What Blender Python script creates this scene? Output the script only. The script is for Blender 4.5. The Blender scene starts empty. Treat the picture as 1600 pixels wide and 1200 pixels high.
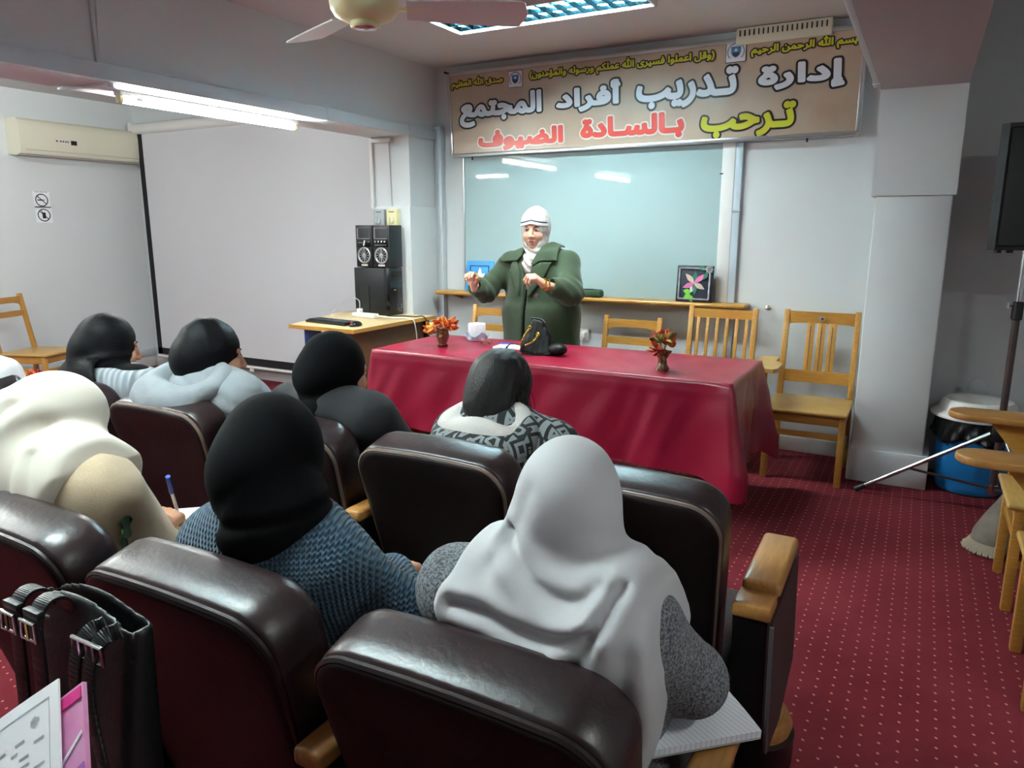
import bpy, bmesh, math, random
import numpy as np
from mathutils import Vector, Matrix

SC = bpy.context.scene
COL = SC.collection
# ------------------------------------------------------------------ camera, world, exposure
cd = bpy.data.cameras.new('camera')
cd.sensor_fit = 'HORIZONTAL'; cd.sensor_width = 36.0
cd.lens = 36.0 * 1153.0 / 1600.0
cd.clip_start = 0.05; cd.clip_end = 60
cam = bpy.data.objects.new('camera', cd); COL.objects.link(cam)
cam.location = (0, 0, 1.5)
cam.rotation_euler = (math.radians(90 - 11.90), 0, math.radians(28.85))
SC.camera = cam
wd = bpy.data.worlds.new('world'); SC.world = wd; wd.use_nodes = True
wd.node_tree.nodes['Background'].inputs[0].default_value = (.75, .8, .9, 1)
wd.node_tree.nodes['Background'].inputs[1].default_value = .05
SC.view_settings.view_transform = 'Standard'; SC.view_settings.look = 'None'
SC.view_settings.gamma = 1; SC.view_settings.use_curve_mapping = False
SC.view_settings.exposure = 2.03
TUBE = 60.0          # emission strength of a fluorescent tube

# ------------------------------------------------------------------ materials
def new_mat(name):
    m = bpy.data.materials.new(name); m.use_nodes = True
    return m, m.node_tree, m.node_tree.nodes['Principled BSDF']
def rgb(h):
    h = h.lstrip('#'); c = [int(h[i:i+2], 16) / 255 for i in (0, 2, 4)]
    return tuple((x / 12.92 if x <= .04045 else ((x + .055) / 1.055) ** 2.4) for x in c) + (1,)
def mat(name, col, rough=.6, metal=0, bump=0, bscale=200, var=0, vscale=6, stretch=None, coat=0, spec=None, sheen=0, trans=0, vcol=None, detail=3):
    m, t, b = new_mat(name)
    c = rgb(col) if isinstance(col, str) else tuple(col) + (1,)
    b.inputs['Base Color'].default_value = c
    b.inputs['Roughness'].default_value = rough; b.inputs['Metallic'].default_value = metal
    if coat: b.inputs['Coat Weight'].default_value = coat; b.inputs['Coat Roughness'].default_value = .15
    if spec is not None: b.inputs['Specular IOR Level'].default_value = spec
    if sheen: b.inputs['Sheen Weight'].default_value = sheen
    if trans: b.inputs['Transmission Weight'].default_value = trans
    if bump or var:
        tc = t.nodes.new('ShaderNodeTexCoord'); mp = t.nodes.new('ShaderNodeMapping')
        t.links.new(tc.outputs['Object'], mp.inputs[0])
        if stretch: mp.inputs['Scale'].default_value = stretch
    if bump:
        n = t.nodes.new('ShaderNodeTexNoise'); n.inputs['Scale'].default_value = bscale; n.inputs['Detail'].default_value = detail
        t.links.new(mp.outputs[0], n.inputs['Vector'])
        bp = t.nodes.new('ShaderNodeBump'); bp.inputs['Strength'].default_value = bump; bp.inputs['Distance'].default_value = .004
        t.links.new(n.outputs[0], bp.inputs['Height']); t.links.new(bp.outputs[0], b.inputs['Normal'])
    if var:
        n = t.nodes.new('ShaderNodeTexNoise'); n.inputs['Scale'].default_value = vscale; n.inputs['Detail'].default_value = 5
        t.links.new(mp.outputs[0], n.inputs['Vector'])
        r = t.nodes.new('ShaderNodeValToRGB')
        c2 = rgb(vcol) if vcol else tuple(max(0, x * (1 - var)) for x in c[:3]) + (1,)
        r.color_ramp.elements[0].color = c2; r.color_ramp.elements[1].color = c
        r.color_ramp.elements[0].position = .3; r.color_ramp.elements[1].position = .7
        t.links.new(n.outputs[0], r.inputs[0]); t.links.new(r.outputs[0], b.inputs['Base Color'])
    return m
def emat(name, col, strength):
    m, t, b = new_mat(name); c = rgb(col)
    b.inputs['Base Color'].default_value = c
    b.inputs['Emission Color'].default_value = c; b.inputs['Emission Strength'].default_value = strength
    return m
def math_node(t, op, a, b=None):
    n = t.nodes.new('ShaderNodeMath'); n.operation = op
    for i, v in enumerate((a, b)):
        if v is None: continue
        if isinstance(v, (int, float)): n.inputs[i].default_value = v
        else: t.links.new(v, n.inputs[i])
    return n.outputs[0]
def mix_col(t, fac, a, b):
    n = t.nodes.new('ShaderNodeMix'); n.data_type = 'RGBA'
    t.links.new(fac, n.inputs[0])
    for i, v in ((6, a), (7, b)):
        if isinstance(v, tuple): n.inputs[i].default_value = v
        else: t.links.new(v, n.inputs[i])
    return n.outputs[2]

M = {}
M['wall'] = mat('wall_paint', '#d6dadc', .55, bump=.06, bscale=60, var=.03, vscale=1.5)
M['ceil'] = mat('ceiling_paint', '#d2d1d2', .8, bump=.05, bscale=80)
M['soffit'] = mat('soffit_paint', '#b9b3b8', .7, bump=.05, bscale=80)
M['trunk'] = mat('trunking_plastic', '#c9d0d6', .35)
M['trunkblue'] = mat('trunking_blue', '#b9c6d0', .35)
M['base'] = mat('skirting_paint', '#d0cccb', .5, bump=.05, bscale=60)
M['wood'] = mat('beech_wood', '#c08a3c', .38, bump=.05, bscale=40, var=.28, vscale=7, stretch=(3, 3, 30), coat=.25)
M['woodx'] = mat('beech_wood_long', '#c0893c', .38, bump=.05, bscale=40, var=.28, vscale=7, stretch=(2, 22, 22), coat=.25)
M['woodseat'] = mat('pale_seat_wood', '#c29a55', .4, var=.2, vscale=5, stretch=(2, 14, 14), coat=.2)
M['armwood'] = mat('armrest_wood', '#b07c42', .4, bump=.04, bscale=40, var=.3, vscale=6, stretch=(20, 3, 20), coat=.2)
M['desktop'] = mat('desk_laminate', '#d3b98c', .4, var=.12, vscale=6, stretch=(3, 20, 20))
M['deskbrown'] = mat('desk_panel_brown', '#6e4f33', .5, var=.2, vscale=4, stretch=(2, 2, 12))
M['blue'] = mat('blue_panel', '#24427e', .5)
M['leather'] = mat('brown_leather', '#302022', .36, bump=.22, bscale=70, var=.3, vscale=5, vcol='#22181a', spec=.45, detail=8)
M['leatherback'] = mat('brown_leather_back', '#1a1312', .45, bump=.2, bscale=60, var=.3, vscale=3, vcol='#161010', spec=.22, detail=8)
M['piping'] = mat('piping_leather', '#6d5d55', .45)
M['piping_dark'] = mat('piping_dark', '#1d1314', .4)
M['blacksteel'] = mat('black_steel', '#0b0b0d', .35, spec=.5)
M['maroonpanel'] = mat('maroon_panel', '#3a1a1e', .8, bump=.1, bscale=300)
M['greysteel'] = mat('grey_steel', '#6b7074', .45, metal=.6)
M['chrome'] = mat('chrome', '#d8d8da', .18, metal=1)
M['darkplastic'] = mat('dark_plastic', '#121417', .4, bump=.05, bscale=400)
M['blackgloss'] = mat('black_gloss', '#0a0b0e', .15)
M['white'] = mat('white_plastic', '#e4e4e2', .4)
M['cream'] = mat('cream_plastic', '#ddd9c4', .4)
M['yellowed'] = mat('yellowed_plastic', '#e9e0ae', .4)
M['greyplastic'] = mat('grey_plastic', '#a9adaf', .45)
M['paper'] = mat('paper', '#eceef2', .7)
M['cloth_red'] = mat('tablecloth_satin', '#8a1230', .33, bump=.05, bscale=500, var=.1, vscale=3)
M['skin'] = mat('skin', '#b98568', .5, bump=.03, bscale=300, var=.1, vscale=20)
M['skinp'] = mat('skin_light', '#cf9f88', .5, bump=.03, bscale=300, var=.1, vscale=20)
M['black'] = mat('black_fabric', '#050608', .85, bump=.12, bscale=500, spec=.1)
M['blackshine'] = mat('black_chiffon', '#07080c', .55, bump=.25, bscale=30, spec=.14, stretch=(1, 1, 4))
M['gold'] = mat('gold', '#d8ac3e', .25, metal=1)
M['screen'] = mat('screen_fabric', '#d5d6da', .75)
M['screenblack'] = mat('screen_border', '#0a0c12', .7)
M['alu'] = mat('aluminium', '#c9cbcc', .28, metal=.9, bump=.05, bscale=30)
M['tube'] = emat('tube_glow', '#f6fffb', TUBE)

# ------------------------------------------------------------------ mesh builder
ORG = {}
def finish(ob, parent=None):
    COL.objects.link(ob)
    if parent is not None: ob.parent = parent
    return ob
def mesh_obj(name, V, F, m, parent=None, world=True, smooth=True, sharp=.7, mi=None, mats=None):
    V = np.asarray(V, dtype=np.float64)
    if parent is not None and world and parent in ORG: V = V - np.array(ORG[parent])
    me = bpy.data.meshes.new(name)
    me.from_pydata(V.tolist(), [], F if isinstance(F, list) else F.tolist())
    for x in (mats or [m]): me.materials.append(x)
    if mi is not None: me.polygons.foreach_set('material_index', mi)
    if smooth:
        me.shade_smooth()
        if sharp: me.set_sharp_from_angle(angle=sharp)
    me.update()
    ob = bpy.data.objects.new(name, me)
    finish(ob, parent)
    ORG[ob] = ORG.get(parent, (0, 0, 0)) if parent is not None else (0, 0, 0)
    return ob
class MB:
    def __init__(s): s.v = []; s.f = []
    def add(s, V, F):
        o = len(s.v); s.v += [tuple(float(c) for c in p) for p in V]; s.f += [tuple(int(i) + o for i in q) for q in F]; return s
    def box(s, c, size, rot=None, bev=0, seg=2):
        bm = bmesh.new(); bmesh.ops.create_cube(bm, size=1)
        bmesh.ops.scale(bm, vec=Vector(size), verts=bm.verts)
        if bev: bmesh.ops.bevel(bm, geom=list(bm.edges), offset=bev, segments=seg, profile=.5, affect='EDGES')
        mt = Matrix.Translation(Vector(c))
        if rot is not None: mt = mt @ (rot if isinstance(rot, Matrix) else Matrix.Rotation(rot, 4, 'Z'))
        bm.transform(mt); bm.verts.index_update()
        s.add([v.co for v in bm.verts], [[v.index for v in f.verts] for f in bm.faces]); bm.free(); return s
    def bar(s, a, b, w, d, bev=.002, upv=(0, 0, 1)):
        a = Vector(a); b = Vector(b); z = (b - a); L = z.length; z.normalize()
        u = Vector(upv)
        if abs(z.dot(u)) > .95: u = Vector((0, 1, 0))
        x = u.cross(z).normalized(); y = z.cross(x)
        R = Matrix((x, y, z)).transposed().to_4x4()
        return s.box((a + b) / 2, (w, d, L), R, bev)
    def tube(s, pts, r, seg=8, closed=False, cap=True):
        pts = [Vector(p) for p in pts]; n = len(pts); rs = r if isinstance(r, (list, tuple)) else [r] * n
        V = []; nrm = None
        for i, p in enumerate(pts):
            if closed: t = pts[(i + 1) % n] - pts[i - 1]
            else: t = pts[min(i + 1, n - 1)] - pts[max(i - 1, 0)]
            t.normalize()
            if nrm is None:
                nrm = t.orthogonal().normalized()
            else:
                nrm = (nrm - t * nrm.dot(t))
                nrm = nrm.normalized() if nrm.length > 1e-6 else t.orthogonal().normalized()
            bn = t.cross(nrm)
            for k in range(seg):
                a = 2 * math.pi * k / seg
                V.append(p + (nrm * math.cos(a) + bn * math.sin(a)) * rs[i])
        F = []
        for i in range(n if closed else n - 1):
            j = (i + 1) % n
            for k in range(seg):
                l = (k + 1) % seg
                F.append((i * seg + k, i * seg + l, j * seg + l, j * seg + k))
        if cap and not closed:
            F.append(tuple(range(seg))[::-1]); F.append(tuple((n - 1) * seg + k for k in range(seg)))
        return s.add(V, F)
    def lathe(s, prof, c=(0, 0, 0), seg=32, rot=None, cap=True):
        V = []; n = len(prof)
        for r, z in prof:
            for k in range(seg):
                a = 2 * math.pi * k / seg; V.append(Vector((r * math.cos(a), r * math.sin(a), z)))
        if rot is not None: V = [rot @ v for v in V]
        V = [v + Vector(c) for v in V]
        F = [(i * seg + k, i * seg + (k + 1) % seg, (i + 1) * seg + (k + 1) % seg, (i + 1) * seg + k) for i in range(n - 1) for k in range(seg)]
        if cap: F.append(tuple(range(seg))[::-1]); F.append(tuple((n - 1) * seg + k for k in range(seg)))
        return s.add(V, F)
    def prism(s, poly, axis, a, b):
        """polygon in the two other axes, extruded along axis from a to b"""
        def P3(u, w, t): return (t, u, w) if axis == 'X' else ((u, t, w) if axis == 'Y' else (u, w, t))
        n = len(poly)
        V = [P3(u, w, a) for u, w in poly] + [P3(u, w, b) for u, w in poly]
        F = [tuple(range(n))[::-1], tuple(range(n, 2 * n))] + [(i, (i + 1) % n, n + (i + 1) % n, n + i) for i in range(n)]
        return s.add(V, F)
    def grid(s, fn, nu, nv, closed_u=False):
        V = [fn(i / (nu if closed_u else nu - 1), j / (nv - 1)) for j in range(nv) for i in range(nu)]
        F = []
        for j in range(nv - 1):
            for i in range(nu if closed_u else nu - 1):
                k = (i + 1) % nu
                F.append((j * nu + i, j * nu + k, (j + 1) * nu + k, (j + 1) * nu + i))
        return s.add(V, F)
    def sheet(s, fn, nu, nv, th):
        """a grid with real thickness: fn gives the mid surface"""
        A = np.array([[fn(i / (nu - 1), j / (nv - 1)) for i in range(nu)] for j in range(nv)], float)
        du = np.gradient(A, axis=1); dv = np.gradient(A, axis=0); N = np.cross(du, dv)
        N /= np.linalg.norm(N, axis=2, keepdims=True) + 1e-9
        T = (A + N * th / 2).reshape(-1, 3); B = (A - N * th / 2).reshape(-1, 3); n = nu * nv
        F = []
        for j in range(nv - 1):
            for i in range(nu - 1):
                q = (j * nu + i, j * nu + i + 1, (j + 1) * nu + i + 1, (j + 1) * nu + i)
                F.append(q); F.append(tuple(n + x for x in q[::-1]))
        bd = [i for i in range(nu)] + [j * nu + nu - 1 for j in range(1, nv)] + [(nv - 1) * nu + i for i in range(nu - 2, -1, -1)] + [j * nu for j in range(nv - 2, 0, -1)]
        for a, b in zip(bd, bd[1:] + bd[:1]): F.append((b, a, n + a, n + b))
        return s.add(np.vstack([T, B]), F)
    def build(s, name, m, parent=None, world=True, smooth=True, sharp=.7, solid=0, sub=0):
        ob = mesh_obj(name, s.v, s.f, m, parent, world, smooth, sharp)
        if solid: md = ob.modifiers.new('solid', 'SOLIDIFY'); md.thickness = solid; md.offset = 0
        if sub: md = ob.modifiers.new('sub', 'SUBSURF'); md.levels = sub; md.render_levels = sub
        return ob
def tag(o, label=None, cat=None, group=None, kind=None):
    if label: o['label'] = label
    if cat: o['category'] = cat
    if group: o['group'] = group
    if kind: o['kind'] = kind
    return o
def thing(name, label, cat, loc=(0, 0, 0), rz=0, group=None):
    o = bpy.data.objects.new(name, None); o.empty_display_size = .1
    COL.objects.link(o); o.location = loc; o.rotation_euler = (0, 0, rz); ORG[o] = tuple(loc)
    return tag(o, label, cat, group)
def struct(name, mb, m, **k):
    return tag(mb.build(name, m, **k), kind='structure')
def dup(root, loc=None, rz=None, label=None):
    def cp(o, par):
        c = o.copy(); COL.objects.link(c)
        if par is not None: c.parent = par
        for ch in [x for x in bpy.data.objects if x.parent == o]: cp(ch, c)
        return c
    r = cp(root, None)
    if loc is not None: r.location = loc
    if rz is not None: r.rotation_euler = (0, 0, rz)
    if label: r['label'] = label
    return r
def seg2(p0, p1, n): return [tuple(np.array(p0) + (np.array(p1) - np.array(p0)) * i / n) for i in range(n + 1)]
def bez(pts, n=16):
    """Catmull-Rom through the points"""
    P = [np.array(p, float) for p in pts]; P = [2 * P[0] - P[1]] + P + [2 * P[-1] - P[-2]]; out = []
    for i in range(1, len(P) - 2):
        for k in range(n):
            t = k / n
            out.append(tuple(.5 * (2 * P[i] + (P[i+1] - P[i-1]) * t + (2 * P[i-1] - 5 * P[i] + 4 * P[i+1] - P[i+2]) * t * t + (3 * P[i] - P[i-1] - 3 * P[i+1] + P[i+2]) * t ** 3)))
    out.append(tuple(P[-2])); return out

# ------------------------------------------------------------------ smooth bodies: distance fields turned into meshes
f32 = np.float32
def sub3(P, a): return P - np.array(a, f32)
def cap(P, a, b, ra, rb):
    a = np.array(a, f32); ba = np.array(b, f32) - a; pa = P - a
    t = np.clip((pa @ ba) / max(float(ba @ ba), 1e-9), 0, 1)
    d = pa - t[..., None] * ba
    return np.sqrt((d * d).sum(-1)) - (ra + (rb - ra) * t)
def ell(P, c, r, R=None):
    p = sub3(P, c)
    if R is not None: p = p @ np.array(R, f32)
    r = np.array(r, f32); q = p / r
    k0 = np.sqrt((q * q).sum(-1)); q = q / r
    k1 = np.sqrt((q * q).sum(-1)) + 1e-6
    return k0 * (k0 - 1) / k1
def sph(P, c, r): p = sub3(P, c); return np.sqrt((p * p).sum(-1)) - r
def rbox(P, c, h, r, R=None):
    p = sub3(P, c)
    if R is not None: p = p @ np.array(R, f32)
    q = np.abs(p) - (np.array(h, f32) - r)
    return np.sqrt((np.maximum(q, 0) ** 2).sum(-1)) + np.minimum(q.max(-1), 0) - r
def smin(a, b, k):
    h = np.clip(.5 + .5 * (b - a) / k, 0, 1)
    return b + (a - b) * h - k * h * (1 - h)
def smax(a, b, k): return -smin(-a, -b, k)
def U(k, *ds):
    d = ds[0]
    for e in ds[1:]: d = smin(d, e, k)
    return d
def poly2(X, Z, pts):
    """signed distance to a polygon (negative inside)"""
    pts = np.array(pts, f32); n = len(pts); d = np.full(X.shape, 1e9, f32); s = np.zeros(X.shape, bool)
    for i in range(n):
        a = pts[i]; b = pts[i - 1]; e = b - a
        wx = X - a[0]; wz = Z - a[1]
        t = np.clip((wx * e[0] + wz * e[1]) / (e @ e), 0, 1)
        d = np.minimum(d, (wx - e[0] * t) ** 2 + (wz - e[1] * t) ** 2)
        c = ((Z >= a[1]) != (Z >= b[1]))
        if c.any():
            with np.errstate(divide='ignore', invalid='ignore'):
                xi = a[0] + (Z - a[1]) / (e[1] if abs(e[1]) > 1e-9 else 1e-9) * e[0]
            s ^= c & (X < xi)
    return np.where(s, -1, 1) * np.sqrt(d)
def pline(X, Z, pts):
    d = np.full(X.shape, 1e9, f32); pts = np.array(pts, f32)
    for a, b in zip(pts[:-1], pts[1:]):
        e = b - a; wx = X - a[0]; wz = Z - a[1]
        t = np.clip((wx * e[0] + wz * e[1]) / max(e @ e, 1e-9), 0, 1)
        d = np.minimum(d, (wx - e[0] * t) ** 2 + (wz - e[1] * t) ** 2)
    return np.sqrt(d)
def creases(X, Z, lines):
    """cloth folds: each line (points, depth, width): a furrow with a ridge beside it"""
    o = np.zeros(X.shape, f32)
    for pts, dep, w in lines:
        pts = [q[:2] for q in bez([(p[0], p[1], 0) for p in pts], 6)] if len(pts) > 2 else pts
        d = pline(X, Z, pts)
        o += dep * .5 * np.exp(-(d / (.7 * w)) ** 2) - dep * .75 * np.exp(-((d - 1.7 * w) / (1.2 * w)) ** 2)
    return o
def wob(P, fr, seed, n=6):
    r = np.random.RandomState(seed); o = np.zeros(P.shape[:-1], f32)
    for i in range(n):
        k = r.normal(size=3); k = (k / np.linalg.norm(k) * fr * r.uniform(.6, 1.5)).astype(f32)
        o += np.sin(P @ k + f32(r.uniform(0, 6.28)))
    return o / n
def rid(P, fr, seed, n=5):
    return .35 - np.abs(wob(P, fr, seed, n)) * 1.5
def snet(f, lo, hi, h):
    lo = np.array(lo, float); hi = np.array(hi, float)
    ax = [np.arange(lo[i], hi[i] + h, h, dtype=f32) for i in range(3)]
    P = np.stack(np.meshgrid(*ax, indexing='ij'), -1)
    V = f(P).astype(f32)
    for a in range(3):
        sl = [slice(None)] * 3
        for e in (0, -1):
            sl[a] = e; V[tuple(sl)] = np.maximum(V[tuple(sl)], 1e-4)
    I = V < 0
    n = np.array(V.shape) - 1
    cnt = np.zeros(n, np.int8); offs = [(i, j, k) for i in (0, 1) for j in (0, 1) for k in (0, 1)]
    for o in offs: cnt += I[o[0]:o[0] + n[0], o[1]:o[1] + n[1], o[2]:o[2] + n[2]]
    mix = (cnt > 0) & (cnt < 8)
    c = np.argwhere(mix); idx = np.full(n, -1, np.int64); idx[mix] = np.arange(len(c))
    cv = {o: V[c[:, 0] + o[0], c[:, 1] + o[1], c[:, 2] + o[2]] for o in offs}
    acc = np.zeros((len(c), 3)); num = np.zeros(len(c))
    for o in offs:
        for a in range(3):
            if o[a]: continue
            q = list(o); q[a] = 1; q = tuple(q)
            v0, v1 = cv[o], cv[q]; x = (v0 < 0) != (v1 < 0)
            t = np.where(x, v0 / np.where(x, v0 - v1, 1), 0)
            p = np.array(o, float)[None, :].repeat(len(c), 0); p[:, a] = t
            acc += p * x[:, None]; num += x
    W = (c + acc / num[:, None]) * h + lo
    F = []
    for a in range(3):
        b, d = (a + 1) % 3, (a + 2) % 3
        s0 = [slice(None)] * 3; s1 = [slice(None)] * 3
        s0[a] = slice(0, -1); s1[a] = slice(1, None)
        i0 = I[tuple(s0)]; x = i0 != I[tuple(s1)]
        e = np.argwhere(x); e = e[(e[:, b] > 0) & (e[:, d] > 0) & (e[:, b] < n[b]) & (e[:, d] < n[d])]
        fl = i0[e[:, 0], e[:, 1], e[:, 2]]
        q = []
        for db, dd in ((-1, -1), (0, -1), (0, 0), (-1, 0)):
            g = e.copy(); g[:, b] += db; g[:, d] += dd; q.append(idx[g[:, 0], g[:, 1], g[:, 2]])
        q = np.stack(q, 1); q[~fl] = q[~fl][:, ::-1]
        F.append(q)
    return W, np.vstack(F)
def frame(f, up=(0, 0, 1)):
    """columns: right, forward, up"""
    f = np.array(f, float); f /= np.linalg.norm(f); u = np.array(up, float); u = u - f * (u @ f); u /= np.linalg.norm(u)
    return np.stack([np.cross(f, u), f, u], 1)
def join(*parts):
    V = []; F = []; o = 0
    for v, q in parts: V.append(v); F.append(q + o); o += len(v)
    return np.vstack(V), np.vstack(F)
def sdf_obj(name, f, lo, hi, h, m, parent=None, extra=()):
    V, F = join(snet(f, lo, hi, h), *extra)
    return mesh_obj(name, V, F, m, parent, True, True, None)
# ------------------------------------------------------------------ the room
XW, XE, YS, YN, ZC = -7.42, 2.6, -3.4, 5.22, 2.75
def carpet():
    m, t, b = new_mat('red_carpet')
    tc = t.nodes.new('ShaderNodeTexCoord'); sp = t.nodes.new('ShaderNodeSeparateXYZ')
    t.links.new(tc.outputs['Object'], sp.inputs[0])
    u = math_node(t, 'MULTIPLY', sp.outputs[0], 1 / .05)
    v = math_node(t, 'ADD', math_node(t, 'MULTIPLY', sp.outputs[1], 1 / .05), math_node(t, 'MULTIPLY', u, .28))
    fu = math_node(t, 'SUBTRACT', math_node(t, 'FRACT', u), .5); fv = math_node(t, 'SUBTRACT', math_node(t, 'FRACT', v), .5)
    d = math_node(t, 'SQRT', math_node(t, 'ADD', math_node(t, 'MULTIPLY', fu, fu), math_node(t, 'MULTIPLY', fv, fv)))
    dot = math_node(t, 'LESS_THAN', d, .09)
    n = t.nodes.new('ShaderNodeTexNoise'); n.inputs['Scale'].default_value = 2.2; n.inputs['Detail'].default_value = 6
    t.links.new(tc.outputs['Object'], n.inputs['Vector'])
    r = t.nodes.new('ShaderNodeValToRGB'); r.color_ramp.elements[0].color = rgb('#5f1a23'); r.color_ramp.elements[1].color = rgb('#6f252e')
    r.color_ramp.elements[0].position = .35; r.color_ramp.elements[1].position = .65
    t.links.new(n.outputs[0], r.inputs[0])
    t.links.new(mix_col(t, dot, r.outputs[0], rgb('#ac7568')), b.inputs['Base Color'])
    n2 = t.nodes.new('ShaderNodeTexNoise'); n2.inputs['Scale'].default_value = 420
    t.links.new(tc.outputs['Object'], n2.inputs['Vector'])
    bp = t.nodes.new('ShaderNodeBump'); bp.inputs['Strength'].default_value = .4; bp.inputs['Distance'].default_value = .003
    t.links.new(n2.outputs[0], bp.inputs['Height']); t.links.new(bp.outputs[0], b.inputs['Normal'])
    b.inputs['Roughness'].default_value = .95; b.inputs['Specular IOR Level'].default_value = .15
    return m
def slab(x0, x1, y0, y1, z0, z1, bev=0): return MB().box(((x0+x1)/2, (y0+y1)/2, (z0+z1)/2), (x1-x0, y1-y0, z1-z0), bev=bev)
struct('floor', slab(XW-.1, XE+.1, YS-.1, YN+.1, -.1, 0), carpet())
struct('ceiling', slab(XW-.1, XE+.1, YS-.1, YN+.1, ZC, ZC+.1), M['ceil'])
struct('wall_front', slab(XW-.1, XE+.1, YN, YN+.1, 0, ZC), M['wall'])
struct('wall_left', slab(XW-.1, XW, YS, YN, 0, ZC), M['wall'])
struct('wall_right', slab(XE, XE+.1, YS, YN, 0, ZC), M['wall'])
struct('wall_back', slab(XW-.1, XE+.1, YS-.1, YS, 0, ZC), M['wall'])
# beam and pillar on the left, beam and column on the right
struct('beam_left', slab(-3.93, -3.57, YS, YN, 2.2, ZC), M['wall'])
struct('pillar_left', slab(-3.93, -3.57, 4.83, YN, 1.67, 2.2).box((-3.75, 5.02, .835), (.375, .41, 1.67), bev=.006), M['wall'])
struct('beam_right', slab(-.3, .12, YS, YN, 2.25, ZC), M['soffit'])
struct('column_right', slab(-.3, .12, 4.77, YN, 1.68, 2.25).box((-.085, 4.998, .84), (.385, .446, 1.68), bev=.012).box((-.075, 4.985, .1), (.43, .47, .2), bev=.006), M['wall'])
# cable trunking and other trim
struct('trim_1', slab(-3.57, -3.535, YS, 5.16, 2.2, 2.275, .003).box((-3.5525, 3.9, 2.2375), (.039, .012, .079)).box((-3.5525, 4.8, 2.2375), (.039, .012, .079)), M['trunk'])
struct('trim_2', slab(-3.565, -3.5, 5.165, YN, .02, 2.3, .004).box((-3.53, 5.19, .95), (.07, .06, .012)), M['trunk'])
struct('trim_3', MB().tube([(-3.563, 2.35, 2.275), (-3.563, 2.35, 2.75)], .01, 8).tube([(-3.563, 2.36, 2.275), (-3.563, 2.385, 2.75)], .005, 6), M['trunk'])
struct('trim_4', slab(-.325, -.298, YS, 4.62, 2.25, 2.285, .003).box((-.312, 4.6, 2.262), (.036, .1, .04), bev=.003), M['trunk'])
struct('trim_5', slab(-1.165, -1.115, 5.185, YN, .35, 2.1, .004).box((-1.14, 5.2, 1.62), (.056, .046, .012)), M['trunkblue'])
struct('trim_6', slab(XW, XW+.03, YS, YN-.03, .13, .21, .004), M['trunk'])
struct('baseboard_front', slab(XW, -3.96, YN-.015, YN, 0, .085, .003).box((-1.92, YN-.008, .05), (3.16, .016, .1), bev=.003), M['base'])
struct('baseboard_left', slab(XW, XW+.015, YS, YN-.02, 0, .1, .003), M['base'])
struct('trim_7', slab(.12, XE, YN-.015, YN, 0, .1, .003), M['base'])
# bracket joining the beam trunking to the hanging lamp
bk = thing('lamp_bracket', 'small white bracket under the left beam beside the lit tube lamp', 'bracket', (-3.7, 2.4, 2.17))
MB().bar((-3.6, 2.42, 2.195), (-3.93, 2.37, 2.19), .02, .012).box((-3.6, 2.42, 2.19), (.03, .03, .02)).build('arm', M['trunk'], bk)
# ------------------------------------------------------------------ lamps
def tube_lamp(loc, label, L=1.26, rz=0, on=True, group=None):
    """batten lamp along y with one bare tube under it; loc is the top centre"""
    r = thing('tube_lamp', label, 'lamp', (0, 0, 0), 0, group)
    MB().box((0, 0, -.012), (.06, L, .024), bev=.004).build('batten', M['white'], r)
    MB().tube([(0.005, -L/2 + .03, -.045), (.005, L/2 - .03, -.045)], .0155, 14).build('tube', M['tube'], r)
    for s in (-1, 1):
        MB().box((.004, s * (L/2 - .012), -.036), (.036, .024, .05), bev=.004).build('end_holder', M['yellowed'], r)
    MB().tube([(.02, -L/2 + .09, -.03), (.02, -L/2 + .13, -.03)], .012, 10).build('starter', M['white'], r)
    r.location = loc; r.rotation_euler = (0, 0, rz); return r
tube_lamp((-3.75, 3.19, 2.2), 'bare fluorescent tube lamp glowing under the beam above the projector screen')
def louvre_lamp(loc, label, L=1.27, W=.35, group=None, n=14):
    r = thing('louvre_lamp', label, 'lamp', (0, 0, 0), 0, group)
    h = .075
    MB().box((0, 0, -.004), (L, W, .008)).box((0, W/2 - .006, -h/2), (L, .012, h)).box((0, -W/2 + .006, -h/2), (L, .012, h)).box((L/2 - .006, 0, -h/2), (.012, W, h)).box((-L/2 + .006, 0, -h/2), (.012, W, h)).build('housing', M['white'], r)
    for y in (-.085, .085):
        MB().tube([(-L/2 + .04, y, -.032), (L/2 - .04, y, -.032)], .0155, 12).build('tube', M['tube'], r)
    g = MB(); g2 = g
    for y in (-.115, 0, .115): g.prism([(y - .004, -h + .032), (y + .004, -h + .032), (y, -h + .003)], 'X', -L/2 + .015, L/2 - .015)
    for k in range(n):
        x = -L/2 + L * (k + .5) / n
        for y0, y1 in ((-.165, -.115), (-.115, 0), (0, .115), (.115, .165)):
            g2.prism([(x - .0095, -h + .032), (x + .0095, -h + .032), (x, -h + .004)], 'Y', y0 + .002, y1 - .002)
    g.build('louvre', M['louvre'], r)
    r.location = loc; return r
M['louvre'] = mat('louvre_reflector', '#9fdcf0', .08, metal=1)
louvre_lamp((-2.035, 3.995, 2.75), 'ceiling lamp with a bright grid louvre above the table')
louvre_lamp((-1.9, .7, 2.75), 'ceiling lamp with grid louvre over the seat rows, above the frame')
tube_lamp((-6.3, -.4, 2.38), 'bare fluorescent tube lamp hung across the back of the left bay', L=.62, rz=math.radians(90))
tube_lamp((-3.75, .8, 2.2), 'bare fluorescent tube lamp under the left beam, beyond the frame')
tube_lamp((1.5, .6, 2.75), 'added short tube lamp out of view over the right aisle, brightening the wall by the bin', L=.6)  # added fill lamp, out of view, lifts the dark wall behind the bin
tube_lamp((-5.6, 2.2, 2.75), 'bare fluorescent tube lamp on the ceiling of the left bay')
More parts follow.
